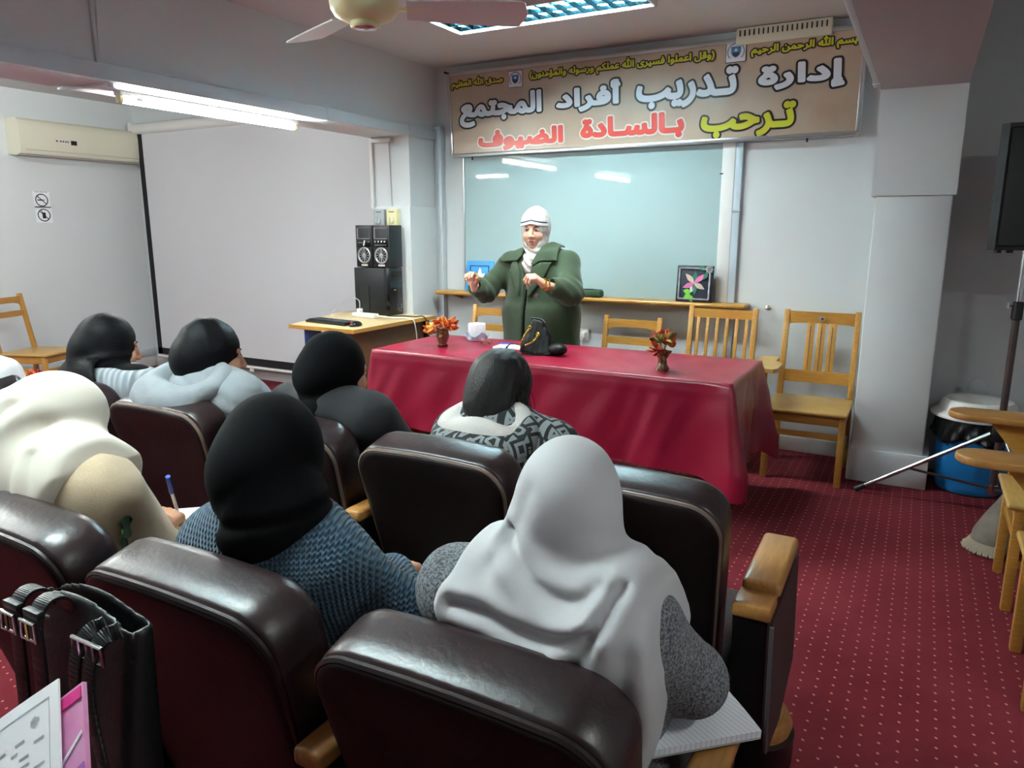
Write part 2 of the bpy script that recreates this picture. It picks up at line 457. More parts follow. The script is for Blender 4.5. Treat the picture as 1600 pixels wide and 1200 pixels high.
# ------------------------------------------------------------------ ceiling fan
fan = thing('ceiling_fan', 'cream ceiling fan with white blades hanging near the grid lamp', 'fan', (-1.8, 2.2, 2.2))
c0 = Vector((-1.8, 2.2, 0))
MB().lathe([(.02, 2.3370), (.075, 2.3370), (.105, 2.3270), (.118, 2.3070), (.122, 2.2720), (.118, 2.2470), (.105, 2.2270), (.08, 2.2140), (.05, 2.2080), (.02, 2.2070)], c0, 40).build('motor_housing', M['yellowed'], fan)
hb = MB().lathe([(.01, 2.2120), (.05, 2.2100), (.052, 2.1940), (.046, 2.1880), (.0435, 2.1900), (.01, 2.1920)], c0, 32).build('hub_cap', M['yellowed'], fan)
MB().lathe([(.002, 2.1960), (.04, 2.1905), (.034, 2.1850), (.002, 2.1830)], c0, 24).build('badge', M['chrome'], hb)
MB().tube([(c0.x, c0.y, 2.31), (c0.x, c0.y, 2.75)], .013, 12).build('downrod', M['white'], fan)
MB().lathe([(.012, 2.66), (.03, 2.665), (.06, 2.72), (.065, 2.75)], c0, 24).build('canopy', M['yellowed'], fan)
for ang in (156, 36, 280):
    a = math.radians(ang); d = Vector((math.cos(a), math.sin(a), 0)); q = Vector((-d.y, d.x, 0))
    def bl(u, v, d=d, q=q):
        s = .145 + .43 * u; w = .058 + .022 * math.sin(min(1, u * 1.1) * math.pi * .55)
        if u > .93: w *= math.sqrt(max(.02, 1 - ((u - .93) / .07) ** 2))
        y = (v - .5) * 2 * w
        p = c0 + d * s + q * y; return (p.x, p.y, 2.252 - y * .25)
    MB().sheet(bl, 24, 6, .005).build('blade', M['white'], fan, sharp=.5)
    p0 = c0 + d * .1; p1 = c0 + d * .2
    MB().bar((p0.x, p0.y, 2.252), (p1.x, p1.y, 2.256), .035, .008).build('blade_bracket', M['yellowed'], fan)
# ------------------------------------------------------------------ air conditioner, stickers, screen, control boxes
ac = thing('air_conditioner', 'cream split air conditioner mounted high on the left wall', 'air conditioner', (XW, 4.4, 2.16))
pr = [(0, 2.17), (.12, 2.155), (.18, 2.17), (.205, 2.22), (.21, 2.4), (.2, 2.45), (.17, 2.475), (0, 2.48)]
MB().prism([(XW + x, z) for x, z in pr], 'Y', 3.95, 5.17).build('body', M['cream'], ac)
for y in (3.95, 5.17): MB().prism([(XW + x * 1.01, z + (.003 if z > 2.3 else -.003)) for x, z in pr], 'Y', y - .012, y + .012).build('end_cap', M['cream'], ac)
MB().box((XW + .2, 4.56, 2.205), (.012, 1.14, .003), bev=.001).box((XW + .15, 4.56, 2.163), (.06, 1.1, .004)).build('air_flap', M['greyplastic'], ac)
MB().box((XW + .211, 4.43, 2.295), (.004, .055, .04)).build('display', M['blackgloss'], ac)
for k, (y, w) in enumerate(((4.27, .02), (4.305, .016), (4.33, .016), (4.355, .016), (4.375, .01))):
    MB().box((XW + .211, y, 2.3), (.003, w * .8, .014)).build('logo_letter', M['blue'], ac)
M['ink'] = mat('black_ink', '#15171c', .6)
def ring(mb, x, y, z, R, w, seg=32, ax='X'):
    mb.tube([(x, y + R * math.cos(2*math.pi*k/seg), z + R * math.sin(2*math.pi*k/seg)) for k in range(seg)], w, 6, True)
def sticker(name, label, y, z):
    s = thing(name, label, 'sign', (XW, y, z))
    MB().box((XW + .001, y, z + .005), (.002, .155, .15)).build('sheet', M['paper'], s)
    mb = MB(); ring(mb, XW + .002, y, z, .055, .0045); mb.build('prohibition_ring', M['ink'], s)
    MB().bar((XW + .003, y - .04, z + .038), (XW + .003, y + .04, z - .038), .004, .008).build('slash', M['ink'], s)
    return s
s1 = sticker('no_smoking_sign', 'round no smoking sticker on the left wall under the air conditioner', 4.18, 1.765)
MB().box((XW + .003, 4.165, 1.765), (.002, .05, .01)).box((XW + .003, 4.2, 1.765), (.002, .01, .01)).build('cigarette', M['ink'], s1)
mb = MB()
for k in range(9): mb.box((XW + .003, 4.12 + .014 * k, 1.84), (.001, .009, .006 + .004 * (k % 3)))
mb.build('caption', M['greyplastic'], s1)
s2 = sticker('no_phone_sign', 'round no mobile phone sticker below the no smoking sticker', 4.185, 1.625)
p = MB().box((XW + .003, 4.185, 1.622), (.002, .03, .055)).bar((XW + .003, 4.174, 1.65), (XW + .003, 4.16, 1.67), .002, .006)
p.build('phone', M['ink'], s2)
sc = thing('projector_screen', 'white pull down projector screen with black borders on the recessed wall', 'screen', (-5.85, 5.12, .1))
MB().prism([(5.06 + .05 + .048 * math.cos(a), 2.5 + .055 * math.sin(a)) for a in [2*math.pi*k/12 for k in range(12)]], "X", -7.28, -4.02).build('roller_case', M['white'], sc)
for x in (-7.28, -4.02): MB().box((x, 5.11, 2.5), (.03, .11, .125), bev=.015).build('end_cap', M['white'], sc)
MB().box((-5.65, 5.11, 1.32), (3.14, .003, 2.3)).build('screen_fabric', M['screen'], sc)
MB().box((-7.185, 5.108, 1.32), (.07, .004, 2.3)).build('border', M['screenblack'], sc)
MB().box((-4.115, 5.108, 1.32), (.07, .004, 2.3)).build('border', M['screenblack'], sc)
MB().box((-5.65, 5.108, .2), (3.14, .004, .07)).build('border', M['screenblack'], sc)
MB().tube([(-7.22, 5.108, .14), (-4.09, 5.108, .14)], .016, 10).box((-5.78, 5.1, .115), (.05, .012, .03)).build('bottom_bar', M['white'], sc)
def ctl(x, m, label, knob=True):
    b = thing('control_box', label, 'control box', (x, 4.82, 1.53), 0)
    MB().box((x, 4.8, 1.585), (.105, .055, .13), bev=.006).build('box', m, b)
    d = MB().lathe([(.03, 0), (.03, .008), (.024, .014), (.002, .014)], (x - .005, 4.772, 1.562), 24, Matrix.Rotation(math.radians(90), 3, 'X')).build('dial', m, b)
    MB().box((x - .005, 4.757, 1.562), (.006, .006, .045)).build('pointer', M['greyplastic'], d)
    MB().box((x, 4.772, 1.628), (.05, .003, .005)).build('marking', M['ink'], b)
    return b
ctl(-3.845, M['greyplastic'], 'pale grey fan speed control box on the left pillar')
ctl(-3.715, M['yellowed'], 'yellowed fan speed control box on the left pillar')
cdt = thing('cable_conduit', 'white cable duct and thin wire running up the left pillar', 'conduit', (-3.8, 4.82, 1.6))
MB().tube([(-3.745, 4.825, 1.65), (-3.76, 4.825, 2.19)], .003, 6).build('wire', M['greyplastic'], cdt)
MB().box((-3.93, 4.815, 1.93), (.03, .02, .54), bev=.003).build('duct', M['white'], cdt)
MB().box((-3.83, 4.81, 2.175), (.2, .03, .03), bev=.004).build('bracket', M['white'], cdt)
# ------------------------------------------------------------------ whiteboard, ledge and what stands on it
def wb_mat():
    m = mat('whiteboard_enamel', '#a6bcbe', .025, spec=.5); return m
wb = thing('whiteboard', 'large pale green whiteboard behind the speaker under the banner', 'whiteboard', (-2.25, 5.2, 1.0))
MB().box((-2.27, 5.2, 1.535), (2.06, .02, 1.09)).build('board', wb_mat(), wb)
MB().box((-1.205, 5.195, 1.56), (.085, .03, 1.12), bev=.004).build('side_frame', M['white'], wb)
MB().box((-3.3, 5.198, 1.535), (.012, .026, 1.1)).build('side_frame', M['alu'], wb)
MB().box((-2.27, 5.195, 2.09), (2.08, .03, .03)).build('top_frame', M['alu'], wb)
MB().bar((-1.26, 5.185, 1.86), (-1.235, 5.18, 1.86), .008, .008).build('clip', M['ink'], wb)
lg = thing('wooden_ledge', 'long narrow wooden ledge under the whiteboard', 'shelf', (-2.3, 5.12, .98))
MB().box((-2.26, 5.13, .985), (2.5, .17, .032), bev=.014, seg=3).build('board', M['woodx'], lg)
for x in (-3.35, -2.3): MB().prism([(5.215, .97), (5.215, .93), (5.2, .93), (5.1, .96), (5.1, .97)], 'X', x - .012, x + .012).build('bracket', M['wood'], lg)
def picture(name, label, c, w, h, lean, mc):
    p = thing(name, label, 'picture', (c[0], c[1], c[2]))
    R = Matrix.Rotation(lean, 4, 'X')
    b = MB().box((0, 0, h/2), (w, .02, h), bev=.004); b.v = [tuple(R @ Vector(v)) for v in b.v]
    b.build('canvas', mc, p, world=False)
    def put(nm, pts, m, off=.012, th=.004):
        mb = MB().prism([(x, z + h/2) for x, z in pts], 'Y', -off - th, -off); mb.v = [tuple(R @ Vector(v)) for v in mb.v]
        return mb.build(nm, m, p, world=False)
    return p, put
def leafpts(a, l, w, c=(0, 0)):
    o = []; d = (math.cos(a), math.sin(a)); q = (-d[1], d[0])
    for t, s in ((0, .1), (.25, .75), (.5, 1), (.75, .6), (1, 0), (.75, -.6), (.5, -1), (.25, -.75), (0, -.1)):
        o.append((c[0] + d[0] * l * t + q[0] * w * s, c[1] + d[1] * l * t + q[1] * w * s))
    return o
M['pblue'] = mat('picture_blue', '#2f8fd0', .5); M['pnavy'] = mat('picture_navy', '#1c2233', .6)
M['pink'] = mat('pink_felt', '#d470a4', .7); M['green'] = mat('green_felt', '#2f6f5c', .7); M['lime'] = mat('lime_felt', '#69b32e', .7)
M['silver'] = mat('silver_trim', '#a5a3a6', .35, metal=.5, bump=.4, bscale=150); M['red'] = mat('red_felt', '#c2342c', .6); M['yel'] = mat('yellow_felt', '#e0c03a', .6)
M['pearl'] = mat('beige_felt', '#c9b3a0', .6)
p, put = picture('blue_picture', 'blue picture with a paper flower leaning at the left end of the ledge', (-3.11, 5.1, 1.001), .25, .245, -.1, M['pblue'])
fr = MB()
for a, b in (((-.085, .085), (.085, .085)), ((.085, .085), (.085, -.095)), ((.085, -.095), (-.085, -.095)), ((-.085, -.095), (-.085, .085))):
    fr.bar((a[0], -.013, a[1] + .1225), (b[0], -.013, b[1] + .1225), .006, .004)
R_ = Matrix.Rotation(-.1, 4, 'X'); fr.v = [tuple(R_ @ Vector(v)) for v in fr.v]; fr.build('inner_border', M['ink'], p, world=False)
for k, (a, l, mm) in enumerate(((1.57, .09, 'white'), (2.4, .075, 'yel'), (.75, .07, 'white'), (.1, .07, 'red'), (3.1, .07, 'yel'), (4.2, .06, 'red'), (5.2, .06, 'white'))):
    put('petal', leafpts(a, l, .018, (.005, -.02)), M[mm], .012 + .002 * (k % 3))
p, put = picture('dark_picture', 'dark picture with pink and green felt flower at the right end of the ledge', (-1.37, 5.09, 1.001), .25, .25, -.1, M['pnavy'])
fr = MB(); q = .105
for a, b in (((-q, q), (q, q)), ((q, q), (q, -q)), ((q, -q), (-q, -q)), ((-q, -q), (-q, q))):
    fr.tube(seg2((a[0], -.014, a[1] + .125), (b[0], -.014, b[1] + .125), 8), [.008, .006, .008, .0065, .008, .006, .0085, .0065, .008], 6)
fr.v = [tuple(R_ @ Vector(v)) for v in fr.v]; fr.build('lace_border', M['silver'], p, world=False)
for k, (a, l, mm) in enumerate(((1.5, .085, 'green'), (.7, .1, 'pink'), (-.5, .085, 'pearl'), (-1.45, .08, 'green'), (3.55, .085, 'pink'), (2.35, .09, 'pearl'), (4.4, .07, 'white'))):
    put('petal', leafpts(a, l, .018, (.0, .005)), M[mm], .012 + .002 * (k % 3))
for a, c in ((-2.6, (-.02, -.07)), (-1.1, (-.03, -.075)), (2.9, (-.02, -.06))): put('leaf', leafpts(a, .055, .018, c), M['lime'], .014)
put('corner_leaf', leafpts(2.9, .06, .014, (.08, .1)), M['green'], .018); put('corner_leaf', leafpts(4.2, .06, .014, (.09, .08)), M['green'], .018)
for k in range(8): put('corner_flower', leafpts(k * .785, .03, .01, (.1, .1)), M['silver'], .022)
pc_ = thing('pencil_case', 'dark green zip pencil case lying on the ledge behind the speaker', 'pencil case', (-2.14, 5.11, 1.001))
M['olive'] = mat('olive_fabric', '#2f4a33', .7, bump=.2, bscale=300)
sdf_obj('pouch', lambda P: rbox(P, (-2.14, 5.1, 1.031), (.092, .035, .03), .022) - .003 * wob(P, 60, 3), (-2.26, 5.04, .99), (-2.02, 5.17, 1.08), .005, M['olive'], pc_)
MB().tube([(-2.22, 5.08, 1.055), (-2.14, 5.075, 1.061), (-2.06, 5.08, 1.055)], .004, 6).build('zip', M['ink'], pc_)
# ------------------------------------------------------------------ small fittings on the front wall
hk = thing('wall_hook', 'small white hook on the wall right of the ledge', 'hook', (-.893, 5.21, .97))
MB().lathe([(.016, 0), (.016, .006), (.006, .01), (.006, .03), (.012, .034), (.002, .04)], (-.893, 5.22, .975), 14, Matrix.Rotation(math.radians(90), 3, 'X')).build('peg', M['chrome'], hk)
cv = thing('round_cover', 'round white cover plate on the shaded wall above the bin', 'cover plate', (.36, 5.215, .555))
MB().lathe([(.05, 0), (.05, .004), (.046, .007), (.002, .007)], (.36, 5.22, .555), 32, Matrix.Rotation(math.radians(90), 3, 'X')).build('plate', M['wall'], cv)
ot = thing('wall_socket', 'white wall socket with a plugged cable behind the green coat', 'socket', (-2.24, 5.215, .7))
MB().box((-2.24, 5.21, .7), (.09, .02, .09), bev=.006).build('plate', M['white'], ot)
pg = MB().box((-2.235, 5.185, .7), (.04, .035, .045), bev=.006).build('plug', M['white'], ot)
MB().tube(bez([(-2.235, 5.175, .685), (-2.235, 5.16, .62), (-2.22, 5.19, .4), (-2.2, 5.2, .11)]), .004, 6).build('cord', M['white'], pg)
vt = thing('slotted_vent', 'white slotted vent box showing above the banner top edge', 'vent', (-.9, 5.18, 2.66))
MB().box((-.905, 5.17, 2.695), (.57, .1, .1), bev=.006).build('case', M['cream'], vt)
for k in range(19): MB().box((-1.165 + k * .0285, 5.119, 2.712), (.008, .004, .035)).build('slot', M['ink'], vt)
# ------------------------------------------------------------------ the banner and its Arabic lettering
import unicodedata
FORM = {}
for cp in list(range(0xFE70, 0xFEFD)):
    d = unicodedata.decomposition(chr(cp)).split()
    if len(d) == 2 and d[0][0] == '<': FORM.setdefault(chr(int(d[1], 16)), {})[d[0][1:-1]] = chr(cp)
FORM['\u06a9'] = FORM['\u0643']
def shape(w):
    w = w.replace('\u0627\u0644\u0644\u0647', '\ufdf2'); out = []
    def dual(c): return c == '\u0640' or 'initial' in FORM.get(c, {})
    def joins(c): return c == '\u0640' or 'final' in FORM.get(c, {})
    for i, c in enumerate(w):
        pv = i > 0 and dual(w[i-1]) and joins(c); nx = i < len(w) - 1 and dual(c) and joins(w[i+1])
        fm = FORM.get(c)
        if not fm: out.append({'(': ')', ')': '('}.get(c, c)); continue
        k = ('medial' if nx else 'final') if pv else ('initial' if nx else 'isolated')
        out.append(fm.get(k, fm.get('isolated', c)))
    return ''.join(out)[::-1]
def outlines(text):
    c = bpy.data.curves.new('lettering', 'FONT'); c.body = text; c.resolution_u = 4
    o = bpy.data.objects.new('lettering', c); COL.objects.link(o)
    dg = bpy.context.evaluated_depsgraph_get()
    cu = o.to_curve(dg); res = []
    for s in cu.splines:
        b = s.bezier_points; n = len(b); pts = []
        for i in range(n):
            p, q = b[i], b[(i + 1) % n]
            for k in range(5):
                t = k / 5; v = p.co * (1-t)**3 + p.handle_right * 3*t*(1-t)**2 + q.handle_left * 3*t*t*(1-t) + q.co * t**3
                pts.append((v.x, v.y))
        res.append(np.array(pts))
    o.to_curve_clear(); bpy.data.objects.remove(o); bpy.data.curves.remove(c)
    return res
def field(loops, box, res, win):
    """signed distance of the lettering on a grid covering box"""
    x0, x1, z0, z1 = box
    A = np.vstack(loops); mn, mx = A.min(0), A.max(0)
    loops = [(l - mn) / (mx - mn) * np.array([x1 - x0, z1 - z0]) + np.array([x0, z0]) for l in loops]
    pad = win * 1.5
    gx = np.arange(x0 - pad, x1 + pad, res); gz = np.arange(z0 - pad, z1 + pad, res)
    D = np.full((len(gx), len(gz)), win * win * 4); W = np.zeros((len(gx), len(gz)), np.int32)
    for l in loops:
        for a, b in zip(l, np.roll(l, -1, 0)):
            e = b - a; L = e @ e
            if L < 1e-14: continue
            i0, i1 = np.searchsorted(gx, [min(a[0], b[0]) - win, max(a[0], b[0]) + win]); j0, j1 = np.searchsorted(gz, [min(a[1], b[1]) - win, max(a[1], b[1]) + win])
            X = gx[i0:i1, None] - a[0]; Z = gz[None, j0:j1] - a[1]
            t = np.clip((X * e[0] + Z * e[1]) / L, 0, 1)
            D[i0:i1, j0:j1] = np.minimum(D[i0:i1, j0:j1], (X - e[0] * t) ** 2 + (Z - e[1] * t) ** 2)
            lo, hi = (a, b) if a[1] < b[1] else (b, a); sg = 1 if a[1] < b[1] else -1
            for j in range(*np.searchsorted(gz, [lo[1], hi[1]])):
                x = a[0] + (gz[j] - a[1]) / e[1] * e[0]; W[:np.searchsorted(gx, x), j] += sg
    return gx, gz, np.where(W != 0, -1, 1) * np.sqrt(D)
def fill(gx, gz, D, lev, y):
    """filled flat shapes where D < lev, at depth y"""
    V = []; F = []; S = D - lev; I = S < 0; nx, nz = S.shape
    for j in range(nz - 1):
        i = 0
        while i < nx - 1:
            c = I[i, j] + I[i+1, j] + I[i, j+1] + I[i+1, j+1]
            if c == 0: i += 1; continue
            if c == 4:
                k = i
                while k < nx - 1 and I[k+1, j] and I[k+1, j+1]: k += 1
                o = len(V); V += [(gx[i], y, gz[j]), (gx[k], y, gz[j]), (gx[k], y, gz[j+1]), (gx[i], y, gz[j+1])]; F.append((o, o+1, o+2, o+3)); i = max(k, i + 1); continue
            cs = [(i, j), (i+1, j), (i+1, j+1), (i, j+1)]; o = len(V); n = 0
            for q in range(4):
                a, b = cs[q], cs[(q + 1) % 4]
                if I[a]: V.append((gx[a[0]], y, gz[a[1]])); n += 1
                if I[a] != I[b]:
                    t = S[a] / (S[a] - S[b]); V.append((gx[a[0]] + (gx[b[0]] - gx[a[0]]) * t, y, gz[a[1]] + (gz[b[1]] - gz[a[1]]) * t)); n += 1
            if n > 2: F.append(tuple(range(o, o + n)))
            i += 1
    return V, F
def gloss(name, col, r=.3): return mat(name, col, r, coat=.25)
M['vinyl'] = mat('banner_vinyl', '#c0aa96', .3, var=.14, vscale=3.5, vcol='#b09884', coat=.35)
M['lwhite'] = gloss('letter_white', '#dfe2ea'); M['lblack'] = gloss('letter_black', '#14161c'); M['lyel'] = gloss('letter_yellow', '#c9c62c'); M['lred'] = gloss('letter_red', '#cf3a2c'); M['lpale'] = gloss('letter_pale', '#e6dfd8')
BY = 5.13
bn = thing('banner', 'long beige banner with Arabic lettering hung above the whiteboard', 'banner', (-1.92, 5.17, 2.06))
def sag(u, v):
    x = -3.4 + 2.97 * u
    return (x, BY + .0065 + .003 * math.sin(v * 5 + u * 9) * math.sin(u * math.pi), 2.065 + .61 * v)
MB().box((-1.915, BY + .012, 2.37), (2.96, .01, .6)).build('panel', M['vinyl'], bn)
fm = [((-3.385, 2.675), (-.43, 2.675)), ((-.43, 2.675), (-.43, 2.07)), ((-.43, 2.07), (-3.37, 2.065)), ((-3.37, 2.065), (-3.4, 2.68))]
for a, b in fm: MB().bar((a[0], BY + .012, a[1]), (b[0], BY + .012, b[1]), .028, .03, .004, upv=(0, 1, 0)).build('frame_bar', M['alu'], bn)
for x, z in ((-3.2, 2.04), (-.72, 2.045)): MB().tube([(x, BY + .03, z + .02), (x, BY + .03, z - .012)], .006, 8).build('fixing', M['ink'], bn)
MB().tube([(-3.42, 5.12, 2.69), (-3.42, 5.215, 2.69)], .008, 8).build('fixing', M['ink'], bn)
def word(txt, box, mf, mo, bold, out, res):
    g = field(outlines(shape(txt)), (box[0] + bold, box[1] - bold, box[2] + bold, box[3] - bold), res, bold + out + res * 2)
    V, F = fill(*g, bold + out, BY + .0035); mesh_obj('letter_outline', V, F, mo, bn, smooth=False)
    V, F = fill(*g, bold, BY + .0015); mesh_obj('lettering', V, F, mf, bn, smooth=False)
T = '\u0640'
word('\u0625\u062f\u0627\u0631\u0629', (-1.038, -.526, 2.345, 2.51), M['lwhite'], M['lblack'], .011, .013, .0035)
word('\u062a' + T + '\u062f\u0631\u064a\u0628', (-1.851, -1.165, 2.295, 2.525), M['lwhite'], M['lblack'], .011, .013, .0035)
word('\u0623\u0641\u0631\u0627\u062f', (-2.46, -1.966, 2.32, 2.52), M['lwhite'], M['lblack'], .011, .013, .0035)
word('\u0627\u0644\u0645\u062c\u062a\u0645\u0639', (-3.294, -2.578, 2.27, 2.5), M['lwhite'], M['lblack'], .011, .013, .0035)
word('\u062a' + T + '\u0631\u062d\u0628', (-1.392, -.797, 2.08, 2.285), M['lyel'], M['lblack'], .011, .012, .0035)
word('\u0628' + T + '\u0627\u0644\u0633' + T + '\u0627\u062f\u0629', (-2.263, -1.503, 2.105, 2.275), M['lred'], M['lpale'], .011, .011, .0035)
word('\u0627\u0644\u0636\u064a\u0648\u0641', (-3.127, -2.399, 2.085, 2.24), M['lred'], M['lpale'], .011, .011, .0035)
word('\u0628\u0633\u0645 \u0627\u0644\u0644\u0647 \u0627\u0644\u0631\u062d\u0645\u0646 \u0627\u0644\u0631\u062d\u064a\u0645', (-1.093, -.473, 2.565, 2.648), M['lyel'], M['lblack'], .0032, .008, .002)
word('(\u0648\u0642\u0644 \u0627\u0639\u0645\u0644\u0648\u0627 \u0641\u0633\u064a\u0631\u0649 \u0627\u0644\u0644\u0647 \u0639\u0645\u0644\u0643\u0645 \u0648\u0631\u0633\u0648\u0644\u0647 \u0648\u0627\u0644\u0645\u0624\u0645\u0646\u0648\u0646)', (-2.681, -1.322, 2.562, 2.65), M['lyel'], M['lblack'], .0032, .008, .002)
word('\u0635\u062f\u0642 \u0627\u0644\u0644\u0647 \u0627\u0644\u0639\u0638\u064a\u0645', (-3.368, -2.903, 2.557, 2.637), M['lyel'], M['lblack'], .0032, .008, .002)
M['eblue'] = gloss('emblem_blue', '#3d7fb4'); M['edark'] = gloss('emblem_dark', '#2b3550')
def emblem(x0, x1, z0, z1):
    cx, cz, w, h = (x0 + x1) / 2, (z0 + z1) / 2, x1 - x0, z1 - z0
    e = MB().box((cx, BY + .0035, cz), (w, .002, h)).build('emblem', M['edark'], bn)
    MB().box((cx, BY + .002, cz), (w * .94, .002, h * .94)).build('emblem_field', M['lwhite'], e)
    mb = MB()
    for k in range(22):
        a = math.radians(-40 + k * 260 / 21); mb.box((cx + .4 * w * math.cos(a), BY + .0005, cz + .4 * h * math.sin(a)), (.006, .0015, .008))
    mb.build('ring_text', M['edark'], e)
    sh = [(-.24, .25), (.24, .25), (.24, -.02), (.14, -.2), (0, -.28), (-.14, -.2), (-.24, -.02)]
    MB().prism([(cx + a * w, cz + b * h) for a, b in sh], 'Y', BY, BY + .001).build('shield', M['eblue'], e)
    MB().prism([(cx + a * w, cz + b * h) for a, b in ((-.22, -.04), (.22, -.04), (.13, -.18), (0, -.26), (-.13, -.18))], 'Y', BY - .001, BY).build('shield_base', M['edark'], e)
    MB().prism([(cx + .07 * w * math.cos(k * .785), cz + .08 * h + .07 * h * math.sin(k * .785)) for k in range(8)], 'Y', BY - .001, BY).build('disc', M['lwhite'], e)
emblem(-1.252, -1.123, 2.545, 2.672); emblem(-2.859, -2.739, 2.53, 2.648)
# ------------------------------------------------------------------ table, cloth, vases, things on the table
TX0, TX1, TY0, TY1, TZ = -2.93, -.745, 3.53, 4.27, .765
tb = thing('table', 'long wooden table under the red cloth, one panel leg showing', 'table', ((TX0+TX1)/2, 3.9, 0))
MB().box(((TX0+TX1)/2, (TY0+TY1)/2, TZ-.017), (TX1-TX0-.02, TY1-TY0-.02, .03), bev=.004).build('tabletop', M['desktop'], tb)
for x in (TX0+.12, TX1-.1): MB().box((x, 3.88, .364), (.035, .52, .728), bev=.004).build('leg', M['wood'], tb)
MB().box(((TX0+TX1)/2, 4.05, .45), (TX1-TX0-.3, .02, .5)).build('modesty_panel', M['desktop'], tb)
def cloth():
    per = []                                   # the edge of the table, counter-clockwise from the front left corner
    r = .012; nF, nS = 150, 54
    def side(a, b, n): return [(a[0] + (b[0]-a[0]) * i / n, a[1] + (b[1]-a[1]) * i / n) for i in range(n)]
    c = [(TX0, TY0), (TX1, TY0), (TX1, TY1), (TX0, TY1)]
    per = side(c[0], c[1], nF) + side(c[1], c[2], nS) + side(c[2], c[3], nF) + side(c[3], c[0], nS)
    n = len(per); cor = [0, nF, nF + nS, 2 * nF + nS]
    V = []; F = []; rows = 26
    rng = random.Random(4); ph = [rng.uniform(0, 6.28) for _ in range(6)]
    for j in range(rows):
        t = j / (rows - 1)
        for i, (x, y) in enumerate(per):
            nx = -1 if x <= TX0 + 1e-6 else (1 if x >= TX1 - 1e-6 else 0); ny = -1 if y <= TY0 + 1e-6 else (1 if y >= TY1 - 1e-6 else 0)
            if i in cor: pass
            elif nx and ny: nx, ny = (nx, 0)
            if cor[0] < i < cor[1]: nx, ny = 0, -1
            elif cor[1] < i < cor[2]: nx, ny = 1, 0
            elif cor[2] < i < cor[3]: nx, ny = 0, 1
            elif i > cor[3]: nx, ny = -1, 0
            dc = min(min(abs(i - k), n - abs(i - k)) for k in cor) * .0146
            cw = math.exp(-(dc / .075) ** 2)   # corner flare
            cid = min(range(4), key=lambda k: min(abs(i - cor[k]), n - abs(i - cor[k])))
            sx = (-1, 1, 1, -1)[cid]; sy = (-1, -1, 1, 1)[cid]
            s = i * .0146
            hem = .5 + .03 * math.sin(s * 1.3 + ph[0]) + (.03 if ny == -1 else -.03) + (-.05 if ny == -1 and x < -1.6 else 0) * 0
            hem = .475 + .012 * math.sin(s * 2.1 + ph[0]) - .03 * (ny == -1) * (x + .75) / -2.2 + .085 * cw
            drop = t * hem
            w = min(1, t * 1.6)
            fold = .011 * math.sin(s * 11 + 1.6 * math.sin(s * 3.1 + ph[1])) + .007 * math.sin(s * 23 + ph[2] + 2 * t) + .006 * math.sin(s * 5.2 + ph[3])
            out = .004 + .02 * t + w * (fold + .006)
            crn = cw * (.11 * min(1, t * 1.3) * (1 if cid in (1, 2) else .35))
            dx = nx * out + sx * crn * (.8 if nx or cid != 1 else .55); dy = ny * out + sy * crn * (.8 if ny else .5)
            if i in cor: dx = sx * (out * .7 + crn * .7); dy = sy * (out * .7 + crn * .6)
            out2 = .004 * math.exp(-((drop - .05) / .012) ** 2) + .0035 * math.sin(s * 37 + 9 * t + 3 * math.sin(s * 7)) * min(1, t * 3)
            dx += nx * out2; dy += ny * out2
            V.append((x + dx, y + dy, TZ + .006 - drop - .004 * (1 - math.cos(min(1, t * 12) * 1.57)) + 0))
    for j in range(rows - 1):
        for i in range(n): F.append((j*n+i, j*n+(i+1) % n, (j+1)*n+(i+1) % n, (j+1)*n+i))
    # the top, as concentric rings so that it can carry shallow creases
    o = len(V); rings = 20
    for q in range(1, rings + 1):
        k = q / rings
        for i, (x, y) in enumerate(per):
            cx, cy = (TX0+TX1)/2, (TY0+TY1)/2
            hx = max(TX0 + .37, min(TX1 - .37, x)); X = x + (hx - x) * k; Y = y + (cy - y) * k
            z = TZ + .006 + min(1, k * 3) * (.0016 * math.sin(X * 9 + Y * 14) + .0016 * math.sin(X * 17 - Y * 8 + 1) + .0012 * math.sin(X * 31 + Y * 22)) * 1.5
            V.append((X, Y, z))
    for q in range(rings):
        for i in range(n):
            a = (q - 1) * n + o if q else 0; b = q * n + o
            F.append((b + i, b + (i+1) % n, a + (i+1) % n, a + i) if q else (b + i, b + (i+1) % n, (i+1) % n, i))
    last = o + (rings - 1) * n
    return V, F
V, F = cloth()
cl = mesh_obj('tablecloth', V, F, M['cloth_red'], None, sharp=None)
tag(cl, 'dark red satin tablecloth draped over the long table', 'tablecloth')
TT = TZ + .009
M['terra'] = mat('brown_ceramic', '#6b3f22', .3, bump=.5, bscale=60, var=.4, vscale=30, coat=.4)
M['petal'] = mat('orange_petal', '#e08338', .6, var=.45, vscale=30, vcol='#c2461f'); M['petal2'] = mat('amber_petal', '#e8ab45', .6, var=.4, vscale=25, vcol='#bb5e24')
M['leafo'] = mat('olive_leaf', '#8d6a2c', .6, var=.4, vscale=30, vcol='#6a6a2a'); M['petalr'] = mat('rust_petal', '#a8321f', .6, var=.3, vscale=30); M['petalpk'] = mat('pink_petal', '#c9517a', .6, var=.3, vscale=30)
def petal_mb(c, d, l, w, cup):
    d = Vector(d).normalized(); s = d.orthogonal().normalized(); s.rotate(Matrix.Rotation(random.uniform(0, 6.28), 3, d)); n = d.cross(s)
    def fn(u, v):
        ww = w * math.sin(math.pi * (.12 + .8 * v) ** .8) ; a = (u - .5) * 2
        p = Vector(c) + d * (l * v) + s * (a * ww) + n * (cup * (a * a * ww * 1.2 + v * v * l * .6)); return tuple(p)
    return fn
